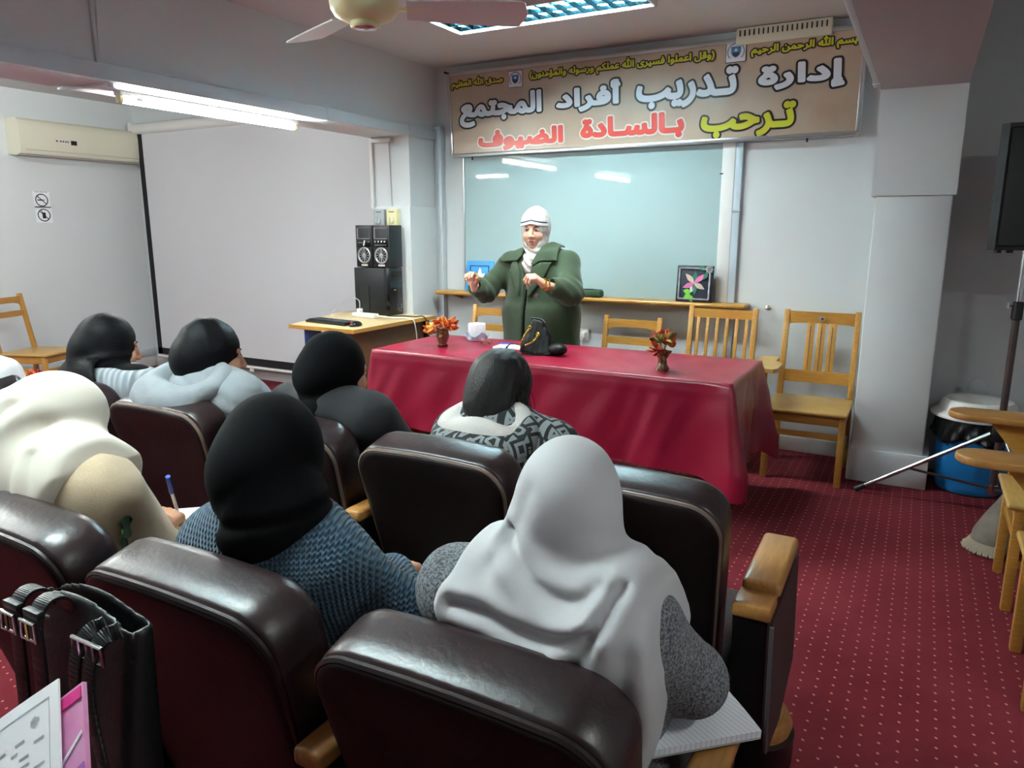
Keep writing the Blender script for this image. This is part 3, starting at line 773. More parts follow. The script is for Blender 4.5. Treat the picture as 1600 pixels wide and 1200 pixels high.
def bouquet(c, parent, blooms, R, H, seed, mats):
    random.seed(seed)
    for k in range(blooms):
        a = k * 2.4 + random.uniform(-.3, .3); e = random.uniform(.25, 1.25); L = random.uniform(.75, 1) 
        d = Vector((math.cos(a) * math.cos(e) * R, math.sin(a) * math.cos(e) * R, math.sin(e) * H)) * L
        p = Vector(c) + d
        f = MB(); dn = d.normalized()
        for q in range(6):
            r_ = Vector((random.gauss(0, .8), random.gauss(0, .8), random.gauss(0, .6))); pd = (dn + r_ * .75)
            f.sheet(petal_mb(p - dn * .008, pd, random.uniform(.036, .052), .018, random.choice((-.8, .8))), 5, 7, .0015)
        ob = f.build('bloom', mats[k % len(mats)], parent)
        MB().tube(bez([Vector(c) + Vector((0, 0, -.03)), Vector(c) + d * .5 + Vector((0, 0, .01)), p]), .0018, 5).build('stem', M['leafo'], parent)
    for k in range(5):
        a = random.uniform(0, 6.28); d = Vector((math.cos(a), math.sin(a), random.uniform(-.1, .5)))
        MB().sheet(petal_mb(Vector(c) + d * R * .4, d, .05, .013, .5), 5, 8, .0015).build('leaf', M['leafo'], parent)
def vase(x, y, label, seed, prof, n, R, mats):
    v = thing('flower_vase', label, 'vase', (x, y, TT))
    mb = MB(); pr = prof; seg = 28; VV = []
    for i, (r, z) in enumerate(pr):
        for k in range(seg):
            a = 2*math.pi*k/seg; rr = r * (1 + .07 * math.sin(a * 5 + z * 60)); VV.append((x + rr*math.cos(a), y + rr*math.sin(a), TT + z))
    mb.add(VV, [(i*seg+k, i*seg+(k+1) % seg, (i+1)*seg+(k+1) % seg, (i+1)*seg+k) for i in range(len(pr)-1) for k in range(seg)] + [tuple(range(seg))[::-1]])
    mb.build('vase_body', M['terra'], v)
    bouquet((x, y, TT + pr[-1][1] - .015), v, n, R, .1, seed, mats)
pA = [(.03, 0), (.034, .006), (.022, .014), (.03, .03), (.04, .06), (.036, .085), (.034, .1), (.042, .112), (.037, .108), (.03, .09)]
pB = [(.033, 0), (.034, .012), (.024, .03), (.022, .06), (.032, .075), (.034, .095), (.03, .105), (.027, .1)]
vase(-2.615, 3.84, 'brown vase of orange paper flowers at the left end of the red table', 3, pA, 13, .1, [M['petal'], M['petal2'], M['petal']])
vase(-1.145, 3.71, 'slimmer brown vase of rust and amber paper flowers at the right of the red table', 8, pB, 8, .08, [M['petal'], M['petalr'], M['leafo']])
rl = thing('tissue_roll', 'white tissue roll in an opened blue wrapper on the table', 'tissue roll', (-2.555, 4.155, TT))
MB().lathe([(.02, 0), (.056, 0), (.058, .006), (.058, .104), (.056, .11), (.022, .11), (.02, .1)], (-2.555, 4.155, TT), 36).build('roll', mat('tissue', '#e9e9ee', .9, bump=.2, bscale=120), rl)
M['film'] = mat('blue_film', '#b4d8ea', .2, bump=.4, bscale=60)
def wrap(u, v):
    a = 2.6 + u * 4.2; r = .064 + .012 * v + .006 * math.sin(u * 40) * v
    return (-2.555 + r * math.cos(a), 4.155 + r * math.sin(a), TT + .005 + v * (.038 + .015 * math.sin(u * 19)))
MB().sheet(wrap, 60, 8, .0015).build('wrapper', M['film'], rl)
cr = thing('crystal_ornament', 'small pink glass ornament lying on the table by the notepad', 'ornament', (-2.39, 4.0, TT))
M['glass'] = mat('pink_glass', '#e7b9b4', .06, trans=.85)
for x, y in ((-2.415, 4.0), (-2.37, 4.01)):
    bm = bmesh.new(); bmesh.ops.create_icosphere(bm, subdivisions=1, radius=.022); mb = MB(); mb.add([(v.co.x + x, v.co.y + y, v.co.z + TT + .02) for v in bm.verts], [[v.index for v in f.verts] for f in bm.faces]); bm.free()
    mb.build('faceted_ball', M['glass'], cr, smooth=False)
npd = thing('notepad', 'white notepad lying on the table in front of the speaker', 'notepad', (-2.2, 3.96, TT))
MB().box((-2.18, 3.97, TT + .007), (.21, .15, .012), .12, .001).build('pages', M['paper'], npd)
pn = thing('pen', 'blue pen lying on the notepad on the table', 'pen', (-2.26, 4.0, TT + .018))
MB().tube([(-2.29, 3.995, TT + .0185), (-2.2, 4.02, TT + .0185)], .0045, 10).build('barrel', mat('pen_blue', '#2a3fa8', .3), pn)
MB().tube([(-2.2, 4.02, TT + .0185), (-2.185, 4.024, TT + .0185)], [.0045, .001], 10).build('tip', M['chrome'], pn)
# handbag on the table
hb = thing('handbag', 'black leather handbag with gold chains standing on the table', 'handbag', (-1.93, 3.86, TT))
M['bagblack'] = mat('black_bag_leather', '#07080a', .5, bump=.6, bscale=45, spec=.2)
bx, by = -1.95, 3.86
def bagf(P):
    p = sub3(P, (bx, by, TT)); z = p[..., 2]
    k = np.clip(z / .21, 0, 1); w = .125 - .098 * k ** 1.1; t = .055 - .04 * k
    lean = .03 * k
    q = np.stack([(p[..., 0] + .02 * k - .0) / w, (p[..., 1] - lean) / t], -1)
    d = (np.sqrt((np.abs(q) ** 3).sum(-1) ** (2/3)) - 1) * np.minimum(w, t)
    d = smax(d, z - .2 + .18 * (p[..., 0] + .02), .015); d = smax(d, -z + .001, .012)
    return d - .006 * wob(P * np.array((1, 1, .5), f32), 75, 5) * (1 - .4 * k) - .0035 * wob(P, 150, 6)
sdf_obj('bag_body', bagf, (bx - .16, by - .1, TT - .005), (bx + .16, by + .13, TT + .25), .006, M['bagblack'], hb)
MB().tube(bez([(bx - .06, by + .03, TT + .205), (bx, by + .035, TT + .2), (bx + .03, by + .03, TT + .18)]), .006, 6).build('zip', M['ink'], hb)
def chain(pts):
    pts = bez(pts, 7); mb = MB()
    for i in range(0, len(pts) - 1):
        a = Vector(pts[i]); b = Vector(pts[i+1]); c = (a + b) / 2; d = (b - a).normalized(); s = d.orthogonal().normalized()
        if i % 2: s = d.cross(s)
        mb.tube([c + d * (math.cos(q*.785) * .008) + s * (math.sin(q*.785) * .0045) for q in range(8)], .0016, 5, True)
    return mb
chain([(bx - .04, by - .035, TT + .155), (bx - .062, by - .058, TT + .11), (bx - .085, by - .068, TT + .05)]).build('chain', M['gold'], hb)
chain([(bx + .015, by - .03, TT + .12), (bx - .005, by - .05, TT + .08), (bx - .05, by - .062, TT + .055)]).build('chain', M['gold'], hb)
for x, z in ((-.04, .155), (.015, .12)): MB().tube([(bx + x + .011 * math.cos(k*.52), by - .035, TT + z + .011 * math.sin(k*.52)) for k in range(12)], .0025, 6, True).build('ring', M['gold'], hb)
st = bez([(bx - .085, by - .05, TT + .05), (bx - .15, by - .06, TT + .055), (bx - .165, by - .09, TT + .025), (bx - .09, by - .12, TT + .008), (bx + .05, by - .1, TT + .008), (bx + .1, by - .06, TT + .015)], 10)
mb = MB()
for a, b in zip(st[:-1], st[1:]): mb.bar(a, b, .014, .004, .001)
mb.build('strap', M['bagblack'], hb)
sdf_obj('side_pouch', lambda P: ell(P, (bx + .125, by + .0, TT + .035), (.06, .05, .036)) - .003 * wob(P, 60, 2), (bx + .04, by - .08, TT - .004), (bx + .21, by + .08, TT + .09), .006, M['bagblack'], hb)
# ------------------------------------------------------------------ desk with the computer
DZ = .825
dk = thing('computer_desk', 'pale topped computer desk with brown and blue panels by the screen', 'desk', (-3.64, 4.3, 0))
MB().prism([(-3.95, 3.85), (-3.345, 3.84), (-3.345, 4.815), (-4.12, 4.815), (-4.2, 4.7)], 'Z', DZ - .024, DZ).build('desktop', M['desktop'], dk)
MB().prism([(-3.95, 3.845), (-3.34, 3.835), (-3.34, 4.817), (-3.345, 4.817), (-3.345, 3.842), (-3.95, 3.852)], 'Z', DZ - .026, DZ + .001).build('edge_band', M['woodx'], dk)
MB().box((-3.44, 4.33, .48), (.025, .88, .64)).build('brown_panel', M['deskbrown'], dk)
MB().box((-3.87, 4.0, .406), (.14, .03, .788)).build('blue_panel', M['blue'], dk)
MB().box((-4.02, 4.72, .4), (.1, .03, .8)).build('rear_leg', M['blue'], dk)
MB().box((-3.42, 4.78, .4), (.06, .035, .79), bev=.004).build('black_leg', M['blacksteel'], dk)
MB().box((-3.45, 3.9, .087), (.04, .04, .15)).build('foot', M['blacksteel'], dk)
pc = thing('computer_tower', 'black computer tower lying under the two speakers on the desk', 'computer', (-3.86, 4.7, DZ))
px0, px1, py0, py1, pz = -3.985, -3.635, 4.615, 4.785, DZ
MB().box(((px0+px1-.05)/2, (py0+py1)/2, pz+.185), (px1-px0-.05, py1-py0, .37), bev=.004).build('case', M['darkplastic'], pc)
MB().box((px0 + .1, py0 - .002, pz + .13), (.09, .004, .2)).build('side_vent', mat('dark_olive_panel', '#1a1d1c', .5), pc)
fp = MB().box((px1-.025, (py0+py1)/2, pz+.187), (.05, py1-py0+.004, .374), bev=.008).build('front_panel', M['blackgloss'], pc)
for k in range(2): MB().box((px1 + .002, (py0+py1)/2, pz+.33-k*.045), (.006, .14, .036), bev=.002).build('drive_cover', M['darkplastic'], fp)
MB().box((px1 + .001, (py0+py1)/2, pz+.25), (.004, .14, .06)).build('drive_cover', mat('petrol_plastic', '#1c2b33', .3), fp)
MB().box((px1 + .002, (py0+py1)/2 - .02, pz+.2), (.004, .02, .006)).build('logo', M['silver'], fp)
for k in range(2): MB().box((px1 + .003, py1 - .03, pz+.06 + k*.02), (.004, .012, .008)).build('port', M['chrome'], fp)
M['cone'] = mat('silver_cone', '#b9bbbd', .3, metal=.6)
def speaker(x, label, knobs):
    s = thing('stereo_speaker', label, 'speaker', (x, 4.7, DZ + .374), 0, 'stereo speakers on the computer')
    w, d, h = .163, .16, .325; y = 4.63; z0 = DZ + .3755
    MB().box((x, y + d/2, z0 + h/2), (w, d, h), bev=.004).build('cabinet', M['darkplastic'], s)
    hp = MB()                                     # silver horn: a flared rectangular mouth
    def fr(u, v, zc=z0 + .262):
        a = 2*math.pi*u; q = 1 - .72 * v; cx, cz = math.cos(a), math.sin(a); m = max(abs(cx), abs(cz)); 
        return (x + cx/m * .064 * q, y - .004 + .03 * v, zc + cz/m * .042 * q)
    hp.grid(fr, 40, 6, True); hp.box((x, y + .026, z0 + .262), (.03, .004, .022)); hp.build('horn', M['cone'], s, sharp=.4)
    cpn = MB().box((x, y - .002, z0 + .185), (.135, .006, .052), bev=.001).build('control_panel', M['blackgloss'], s)
    if knobs:
        for k in range(4):
            MB().lathe([(.009, 0), (.008, .01), (.002, .011)], (x - .045 + k*.03, y - .005, z0 + .198), 12, Matrix.Rotation(math.radians(90), 3, 'X')).build('knob', M['chrome'], cpn)
        mb = MB()
        for k in range(7): mb.box((x - .05 + k*.0165, y - .006, z0 + .172), (.008, .003, .006))
        mb.build('marking', M['greyplastic'], cpn)
    else:
        MB().bar((x, y - .006, z0 + .165), (x + .012, y - .006, z0 + .207), .012, .003).build('display', M['white'], cpn)
        mb = MB()
        for k in range(5): mb.box((x - .05 + k*.013, y - .006, z0 + .19), (.007, .003, .004))
        mb.build('marking', M['greyplastic'], cpn)
    R = Matrix.Rotation(math.radians(90), 3, 'X'); c = (x, y, z0 + .092)
    MB().lathe([(.064, 0), (.064, .006), (.058, .01), (.052, .006), (.05, 0)], c, 40, R, cap=False).build('cone_ring', M['cone'], s)
    MB().lathe([(.05, .002), (.03, -.01), (.002, -.012)], c, 30, R).build('cone', M['darkplastic'], s)
    mb = MB()
    for k in range(12):
        a = k * math.pi / 6; mb.bar((x + .016*math.cos(a), y - .003, c[2] + .016*math.sin(a)), (x + .053*math.cos(a), y - .003, c[2] + .053*math.sin(a)), .008, .003, .001)
    mb.lathe([(.019, 0), (.017, .006), (.002, .008)], c, 16, R); mb.build('spoke_grille', M['cone'], s)
    mb = MB()
    for k in range(5): mb.box((x - .026 + k*.013, y - .002, z0 + .016), (.009, .003, .014))
    mb.build('badge_letter', M['white'], s)
    for q in (-1, 1): MB().lathe([(.013, 0), (.011, -.006), (.002, -.006)], (x + q*.062, y - .0015, z0 + .035), 14, R).build('bass_port', M['blacksteel'], s)
speaker(-3.885, 'left one of two black stereo speakers with silver cone, standing on the computer', False)
speaker(-3.715, 'right one of two black stereo speakers, row of chrome knobs, standing on the computer', True)
kb = thing('keyboard', 'black keyboard on the pale desk', 'keyboard', (-3.75, 4.05, DZ))
MB().box((-3.73, 4.06, DZ + .01), (.42, .15, .018), -.12, .004).build('base', M['blacksteel'], kb)
mb = MB(); Rk = Matrix.Rotation(-.12, 4, 'Z')
for r in range(5):
    for k in range(20):
        p = Rk @ Vector((-.196 + k*.0205, .05 - r*.024, 0)); mb.box((p.x - 3.73, p.y + 4.06, DZ + .022), (.016, .018, .007), -.12, .002, 1)
mb.build('keys', M['darkplastic'], kb)
ms = thing('mouse', 'black computer mouse at the right end of the keyboard', 'mouse', (-3.45, 4.0, DZ))
sdf_obj('shell', lambda P: smax(ell(P, (-3.46, 4.0, DZ + .008), (.033, .058, .03)), -(P[..., 2] - DZ - .001), .004), (-3.51, 3.93, DZ - .004), (-3.41, 4.07, DZ + .05), .004, M['blackgloss'], ms)
MB().lathe([(.001, -.005), (.009, -.005), (.009, .005), (.001, .005)], (-3.462, 3.96, DZ + .03), 12, Matrix.Rotation(math.radians(90), 3, 'Y')).build('wheel', mat('mouse_red', '#b3281e', .4), ms)
ps = thing('power_strip', 'white power strip with one plug in it on the desk', 'power strip', (-3.75, 4.45, DZ))
MB().box((-3.75, 4.45, DZ + .018), (.24, .055, .034), -.1, .006).build('strip', M['white'], ps)
MB().box((-3.81, 4.457, DZ + .05), (.04, .035, .032), -.1, .006).build('plug', M['white'], ps)
MB().tube(bez([(-3.81, 4.46, DZ + .06), (-3.82, 4.46, DZ + .13), (-3.9, 4.44, DZ + .14), (-4.0, 4.4, DZ + .06), (-4.03, 4.35, DZ + .006)]), .004, 6).build('cord', M['greyplastic'], ps)
cb = thing('desk_cables', 'loose cables hanging off the back edge of the desk', 'cable', (-3.36, 4.55, .4))
MB().tube(bez([(-3.63, 4.44, DZ + .02), (-3.5, 4.47, DZ + .012), (-3.36, 4.5, DZ + .006), (-3.325, 4.52, DZ - .06), (-3.33, 4.56, .4), (-3.34, 4.6, .004)]), .0045, 6).build('white_cable', M['white'], cb)
MB().tube(bez([(-3.63, 4.56, DZ + .006), (-3.42, 4.62, DZ + .008), (-3.32, 4.66, DZ - .03), (-3.31, 4.68, .4), (-3.3, 4.68, .004)]), .0045, 6).build('black_cable', M['ink'], cb)
co = thing('cable_coil', 'coil of black and white cable on the carpet under the desk', 'cable', (-4.27, 5.0, 0))
random.seed(2)
for nm, m_, o in (('white_loop', M['cream'], 0), ('black_loop', M['ink'], 1), ('white_loop', M['cream'], 2), ('black_loop', M['ink'], 3)):
    pts = []
    for k in range(70):
        a = k * .36 + o * 1.3; R = .11 + .045 * math.sin(k * .21 + o * 2); pts.append((-4.22 + R * 1.35 * math.cos(a), 4.93 + R * math.sin(a), .012 + .02 * (o + 1) * (.6 + .4 * math.sin(k * .5 + o)) ))
    MB().tube(pts, .008, 6).build(nm, m_, co)
bm_ = thing('blue_mat', 'dark blue mat lying on the carpet left of the table', 'mat', (-3.5, 4.2, 0))
MB().box((-3.62, 4.15, .005), (.95, 1.15, .01), .0, .003).build('mat', mat('blue_carpet', '#2a3f78', .95, bump=.4, bscale=300), bm_)
# ------------------------------------------------------------------ wooden chairs
def chair_frame(r, W, D, SZ, H, style, pale=False):
    """local: origin on the floor under the middle of the seat, front towards -y"""
    for s in (-1, 1):
        x = s * (W/2 - .02)
        MB().bar((x, -D/2 + .02, 0), (x, -D/2 + .02, SZ - .02), .036, .036, .004).build('front_leg', M['wood'], r)
        mb = MB().bar((x, D/2 + .02, 0), (x, D/2 - .01, SZ), .032, .036, .004).bar((x, D/2 - .01, SZ - .01), (x, D/2 + .075, H), .034, .034, .004)
        mb.build('back_post', M['wood'], r)
        MB().bar((x, -D/2 + .03, .2), (x, D/2, .2), .018, .03, .003).build('side_stretcher', M['wood'], r)
    MB().box((0, -D/2 + .02, SZ - .055), (W - .07, .02, .06), bev=.003).build('front_apron', M['woodx'], r)
    for s in (-1, 1): MB().box((s * (W/2 - .02), 0, SZ - .055), (.02, D - .07, .06), bev=.003).build('side_apron', M['wood'], r)
    MB().bar((-W/2 + .03, -D/2 + .02, .3), (W/2 - .03, -D/2 + .02, .3), .018, .034, .003).build('front_stretcher', M['woodx'], r)
    MB().box((0, -.01, SZ - .012), (W + .01, D + .03, .024), bev=.01, seg=3).build('seat', M['woodseat'], r)
    def by(z): return D/2 - .01 + .085 * (z - SZ) / (H - SZ)
    def rail(z, h, arch=0, name='rail', th=.02):
        n = 20; poly = [(-W/2 + .035 + (W - .07) * i / n, z + h/2) for i in range(n + 1)]
        poly += [(W/2 - .035 - (W - .07) * i / n, z - h/2 + arch * (1 - (2 * i / n - 1) ** 4)) for i in range(n + 1)]
        MB().prism(poly, 'Y', by(z) - th/2, by(z) + th/2).build(name, M['woodx'], r)
    if style == 'ladder':
        rail(H - .06, .075, .022, 'top_rail'); rail(H - .17, .05, 0, 'lower_rail'); 
    elif style == 'slats':
        rail(H - .045, .06, 0, 'top_rail'); rail(SZ + .1, .05, 0, 'bottom_rail')
        for k in range(6):
            x = -W/2 + .035 + (W - .07) * (k + .55) / 6.1
            MB().bar((x, by(SZ + .11), SZ + .11), (x, by(H - .06), H - .06), .012, .022, .002, upv=(1, 0, 0)).build('slat', M['wood'], r)
    elif style == 'three':
        rail(H - .05, .08, .008, 'top_rail'); rail(SZ + .12, .075, .0, 'bottom_rail')
        for k in range(3):
            x = -.065 + k * .065 + .005
            sl = MB().bar((x, by(SZ + .13), SZ + .13), (x, by(H - .08), H - .08), .012, .046, .002, upv=(1, 0, 0)).build('slat', M['wood'], r)
            MB().bar((x, by(SZ + .16) - .0065, SZ + .16), (x, by(H - .1) - .0065, H - .1), .002, .005, .0, upv=(1, 0, 0)).build('groove', M['deskbrown'], sl)
def wchair(label, loc, rz, style, W=.42, D=.42, SZ=.45, H=.92):
    r = thing('wooden_chair', label, 'chair'); chair_frame(r, W, D, SZ, H, style)
    r.location = loc; r.rotation_euler = (0, 0, rz); return r
wchair('beech chair with two back rails, behind the tissue roll on the table', (-2.86, 4.68, 0), 0, 'ladder', W=.44, H=.915)
wchair('beech chair with arched back rail, behind the middle of the red table', (-1.735, 4.62, 0), 0, 'ladder', W=.43, H=.9)
wchair('beech chair with six slim back slats against the front wall', (-1.14, 4.72, 0), 0, 'slats', W=.46, H=.985)
wchair('beech chair with a pale seat at the left wall near the paper flowers', (-6.75, 3.62, 0), math.radians(112), 'ladder', W=.44, D=.44, H=.93)
tc_ = wchair('beech tablet arm chair with three wide back slats beside the right column', (-.53, 4.76, 0), 0, 'three', W=.46, D=.44, H=.99)
npl = MB().box((-.0, .262, .94), (.04, .004, .024)).build('number_plate', M['silver'], tc_)
MB().box((0.006, .2595, .94), (.012, .001, .012)).build('numeral', M['ink'], npl)
def tablet(r, x, z, L=.5, flip=1, yc=-.16):
    pl = [(-.05, .28), (.03, .28), (.035, .12), (.09, .02), (.09, -.16), (.07, -.2), (-.05, -.2), (-.08, -.16), (-.08, .24)]
    pl = [(x + flip * a, yc + .06 + b) for a, b in pl]
    if flip < 0: pl = pl[::-1]
    mb = MB().prism(pl, 'Z', z - .012, z + .012); return mb
tablet(tc_, -.25, .68).build('writing_tablet', M['woodseat'], tc_)
MB().bar((-.25, -.17, .43), (-.25, -.17, .668), .034, .034, .004).build('tablet_post', M['wood'], tc_)
# two tablet chairs at the right edge of the picture, facing left
def tablet_chair(label, loc, rz):
    r = thing('tablet_chair', label, 'chair', group=None); W, D, SZ, H = .43, .42, .45, .9
    chair_frame(r, W, D, SZ, H, 'ladder')
    x = -W/2 + .015       # the sitter's right arm
    n = 10; pts = []
    for k in range(n + 1):
        a = math.pi / 2 + math.pi * k / n; pts.append((x + .05 + .085 * math.cos(a + math.pi/2) , -.42 - .05 * abs(math.sin(a + math.pi/2)) if 0 else -.4 - .07 * math.sin(math.pi * k / n)))
    hw = .088
    front = [(x + hw * math.cos(math.pi * k / n), -.36 - hw * 1.05 * math.sin(math.pi * k / n)) for k in range(n + 1)]
    poly = front[::-1] + [(x + hw, .1), (x + .03, .2), (x - .05, .2), (x - hw, .1)][::1]
    poly = [(x - hw, .2), (x - hw, -.36)] + [(x - hw * math.cos(math.pi * k / n), -.36 - hw * 1.05 * math.sin(math.pi * k / n)) for k in range(1, n)] + [(x + hw, -.36), (x + hw, .02), (x + .02, .12), (x + .02, .2)]
    bm = bmesh.new(); vs = [bm.verts.new((a, b, .685)) for a, b in poly]; f = bm.faces.new(vs)
    e = bmesh.ops.extrude_face_region(bm, geom=[f]); bmesh.ops.translate(bm, vec=(0, 0, .03), verts=[v for v in e['geom'] if isinstance(v, bmesh.types.BMVert)])
    bmesh.ops.bevel(bm, geom=[q for q in bm.edges if abs(q.verts[0].co.z - q.verts[1].co.z) < 1e-6], offset=.009, segments=3, affect='EDGES', profile=.5)
    bmesh.ops.recalc_face_normals(bm, faces=bm.faces); bm.verts.index_update()
    mb = MB(); mb.add([v.co for v in bm.verts], [[v.index for v in q.verts] for q in bm.faces]); bm.free()
    mb.build('writing_tablet', M['armwood'], r, sharp=.5)
    MB().prism([(-.2, .43), (-.12, .43), (-.12, .55), (-.05, .686), (-.3, .686), (-.2, .56)], 'X', x - .012, x + .012).build('tablet_support', M['wood'], r)
    r.location = loc; r.rotation_euler = (0, 0, rz); return r
tablet_chair('beech tablet arm chair whose tablet is in front of the white bin lid', (.615, 3.53, 0), math.radians(-90))
tablet_chair('nearer beech tablet arm chair at the right edge, below the other one', (.62, 2.81, 0), math.radians(-90))
# ------------------------------------------------------------------ bin, rug, loudspeaker on its stand
bx, by = .36, 4.93
bi = thing('waste_bin', 'blue waste bin with white lid and black liner by the right column', 'bin', (bx, by, 0))
M['binblue'] = mat('bin_blue', '#1f7fc4', .35, bump=.03, bscale=20)
MB().lathe([(.16, .0), (.172, .006), (.178, .03), (.19, .2), (.2, .4), (.205, .43), (.198, .43), (.19, .4)], (bx, by, 0), 48).build('bucket', M['binblue'], bi)
def liner(u, v):
    a = 2*math.pi*u; z = .445 - .13 * v - .02 * math.sin(a * 5 + 1) * v; r = .207 + .012 * v + .008 * math.sin(a * 17 + v * 6) * v + .005 * math.sin(a * 31) * v
    return (bx + r*math.cos(a), by + r*math.sin(a), z)
MB().grid(liner, 120, 12, True).build('liner', mat('bin_bag', '#0d0f10', .3, bump=.6, bscale=50), bi, solid=.002)
MB().lathe([(.222, .436), (.236, .44), (.238, .452), (.225, .462), (.2, .475), (.185, .52), (.17, .535), (.14, .535), (.125, .52), (.12, .48), (.002, .475)], (bx, by, 0), 48).build('lid', M['white'], bi)
rg = thing('grey_rug', 'rolled grey fringed rug slumped under the tablet chair by the bin', 'rug', (.42, 4.05, 0))
M['ruggrey'] = mat('rug_taupe', '#8b8073', .95, bump=.5, bscale=120, var=.25, vscale=12, vcol='#6f665c')
def rugf(P):
    d = cap(P, (.43, 3.98, .06), (.62, 4.12, .48), .1, .035)
    q = P - np.array((.43, 3.98, .06), f32); s = np.sqrt((q * q).sum(-1))
    return smax(d, -(P[..., 2] - .002), .01) - .006 * wob(P, 40, 7)
sdf_obj('rug_roll', rugf, (.28, 3.82, -.01), (.72, 4.24, .56), .01, M['ruggrey'], rg)
mb = MB(); random.seed(5)
for k in range(40):
    a = math.pi * (.75 + .8 * k / 39); x, y = .43 + .1 * math.cos(a), 3.98 + .1 * math.sin(a)
    mb.tube([(x, y, .05), (x + .02 * math.cos(a), y + .02 * math.sin(a), .018), (x + .032 * math.cos(a) + random.uniform(-.005, .005), y + .032 * math.sin(a), .005)], .005, 5)
mb.build('fringe', mat('rug_fringe', '#a59a88', .95), rg)
sx, sy = .445, 4.55
sd = thing('speaker_stand', 'chrome and black tripod stand under the big black loudspeaker', 'stand', (sx, sy, 0))
M['bronze'] = mat('dull_bronze_tube', '#5b4f4f', .35, metal=.5)
MB().tube([(sx, sy, .1), (sx, sy, 1.1)], .0175, 16).build('lower_pole', M['bronze'], sd)
MB().tube([(sx, sy, 1.08), (sx, sy, 1.394)], .0145, 16).build('upper_pole', M['chrome'], sd)
cl_ = MB().lathe([(.018, 1.04), (.026, 1.045), (.026, 1.13), (.018, 1.135)], (sx, sy, 0), 20).build('clamp_collar', M['darkplastic'], sd)
MB().tube([(sx - .02, sy - .01, 1.115), (sx - .045, sy - .02, 1.115)], .006, 8).tube([(sx - .045, sy - .02, 1.1), (sx - .045, sy - .02, 1.13)], .009, 8).build('knob', M['chrome'], cl_)
MB().box((sx, sy, .43), (.075, .06, .07), bev=.01).build('leg_hub', M['darkplastic'], sd)
MB().lathe([(.018, .1), (.026, .1), (.026, .15), (.018, .155)], (sx, sy, 0), 18).build('brace_collar', M['chrome'], sd)
for a in (181, 300, 62):
    d = Vector((math.cos(math.radians(a)), math.sin(math.radians(a)), 0)); L = .655 if a == 181 else .36
    f0 = Vector((sx, sy, .43)) + d * .04; f1 = Vector((sx, sy, .02)) + d * L
    lg_ = MB().tube([f0, f1], .0125, 12).build('leg', M['chrome'], sd)
    MB().tube([f1 - (f1 - f0).normalized() * .05, f1 + (f1 - f0).normalized() * .01], .0165, 12).build('rubber_foot', M['darkplastic'], lg_)
    MB().bar(Vector((sx, sy, .13)) + d * .02, f0.lerp(f1, .6), .008, .014, .002).build('brace', M['bronze'], sd)
ls = thing('loudspeaker', 'big black loudspeaker on a tripod at the right edge', 'loudspeaker', (.48, 4.6, 1.39))
MB().prism([(.268, 4.44), (.3, 4.4), (.66, 4.4), (.695, 4.44), (.64, 4.74), (.32, 4.74)], 'Z', 1.395, 1.995).build('cabinet', M['darkplastic'], ls)
MB().box((.48, 4.394, 1.695), (.35, .012, .56), bev=.012).build('grille', mat('speaker_grille', '#07080a', .6, bump=.5, bscale=600), ls)
for x, y in ((.32, 4.47), (.37, 4.47), (.64, 4.47)): MB().lathe([(.016, 1.38), (.016, 1.397)], (x, y, 0), 14).build('rubber_foot', M['blacksteel'], ls)
# ------------------------------------------------------------------ theatre seats
def back_outline(wb=.198, wt=.228, s1=.6, r=.078, dome=.005, n=10, inset=0.):
    pts = [(-wb + inset, inset), (wb - inset, inset)]
    W = wt - inset; T = s1 - inset; R = max(.02, r - inset * .6)
    for k in range(1, 8): t = k / 8; pts.append((wb - inset + (W - wb + inset) * t, inset + (T - R - inset) * t))
    for k in range(n + 1):
        a = math.pi / 2 * k / n; pts.append((W - R + R * math.cos(a), T - R + R * math.sin(a)))
    for k in range(1, 10):
        u = k / 10; x = (W - R) * (1 - 2 * u); pts.append((x, T + dome * (1 - (2 * u - 1) ** 2)))
    for k in range(n + 1):
        a = math.pi / 2 + math.pi / 2 * k / n; pts.append((-W + R + R * math.cos(a), T - R + R * math.sin(a)))
    for k in range(7, 0, -1): t = k / 8; pts.append((-wb + inset - (W - wb + inset) * t, inset + (T - R - inset) * t))
    return pts
TILT = math.atan(.16 / .6); BZ = .357
def place(x, s, d):
    """back coordinates (across, up the back, forward of the rear face) to seat coordinates"""
    return (x, .16 - s * math.sin(TILT) + d * math.cos(TILT), BZ + s * math.cos(TILT) + d * math.sin(TILT))
def loft(rings, sub=1):
    V = []; F = []; n = len(rings[0][0])
    for pts, d in rings: V += [place(x, s, d) for x, s in pts]
    for i in range(len(rings) - 1):
        for k in range(n): F.append((i*n+k, i*n+(k+1) % n, (i+1)*n+(k+1) % n, (i+1)*n+k))
    F.append(tuple(range(n))[::-1]); F.append(tuple((len(rings)-1)*n+k for k in range(n)))
    return V, F
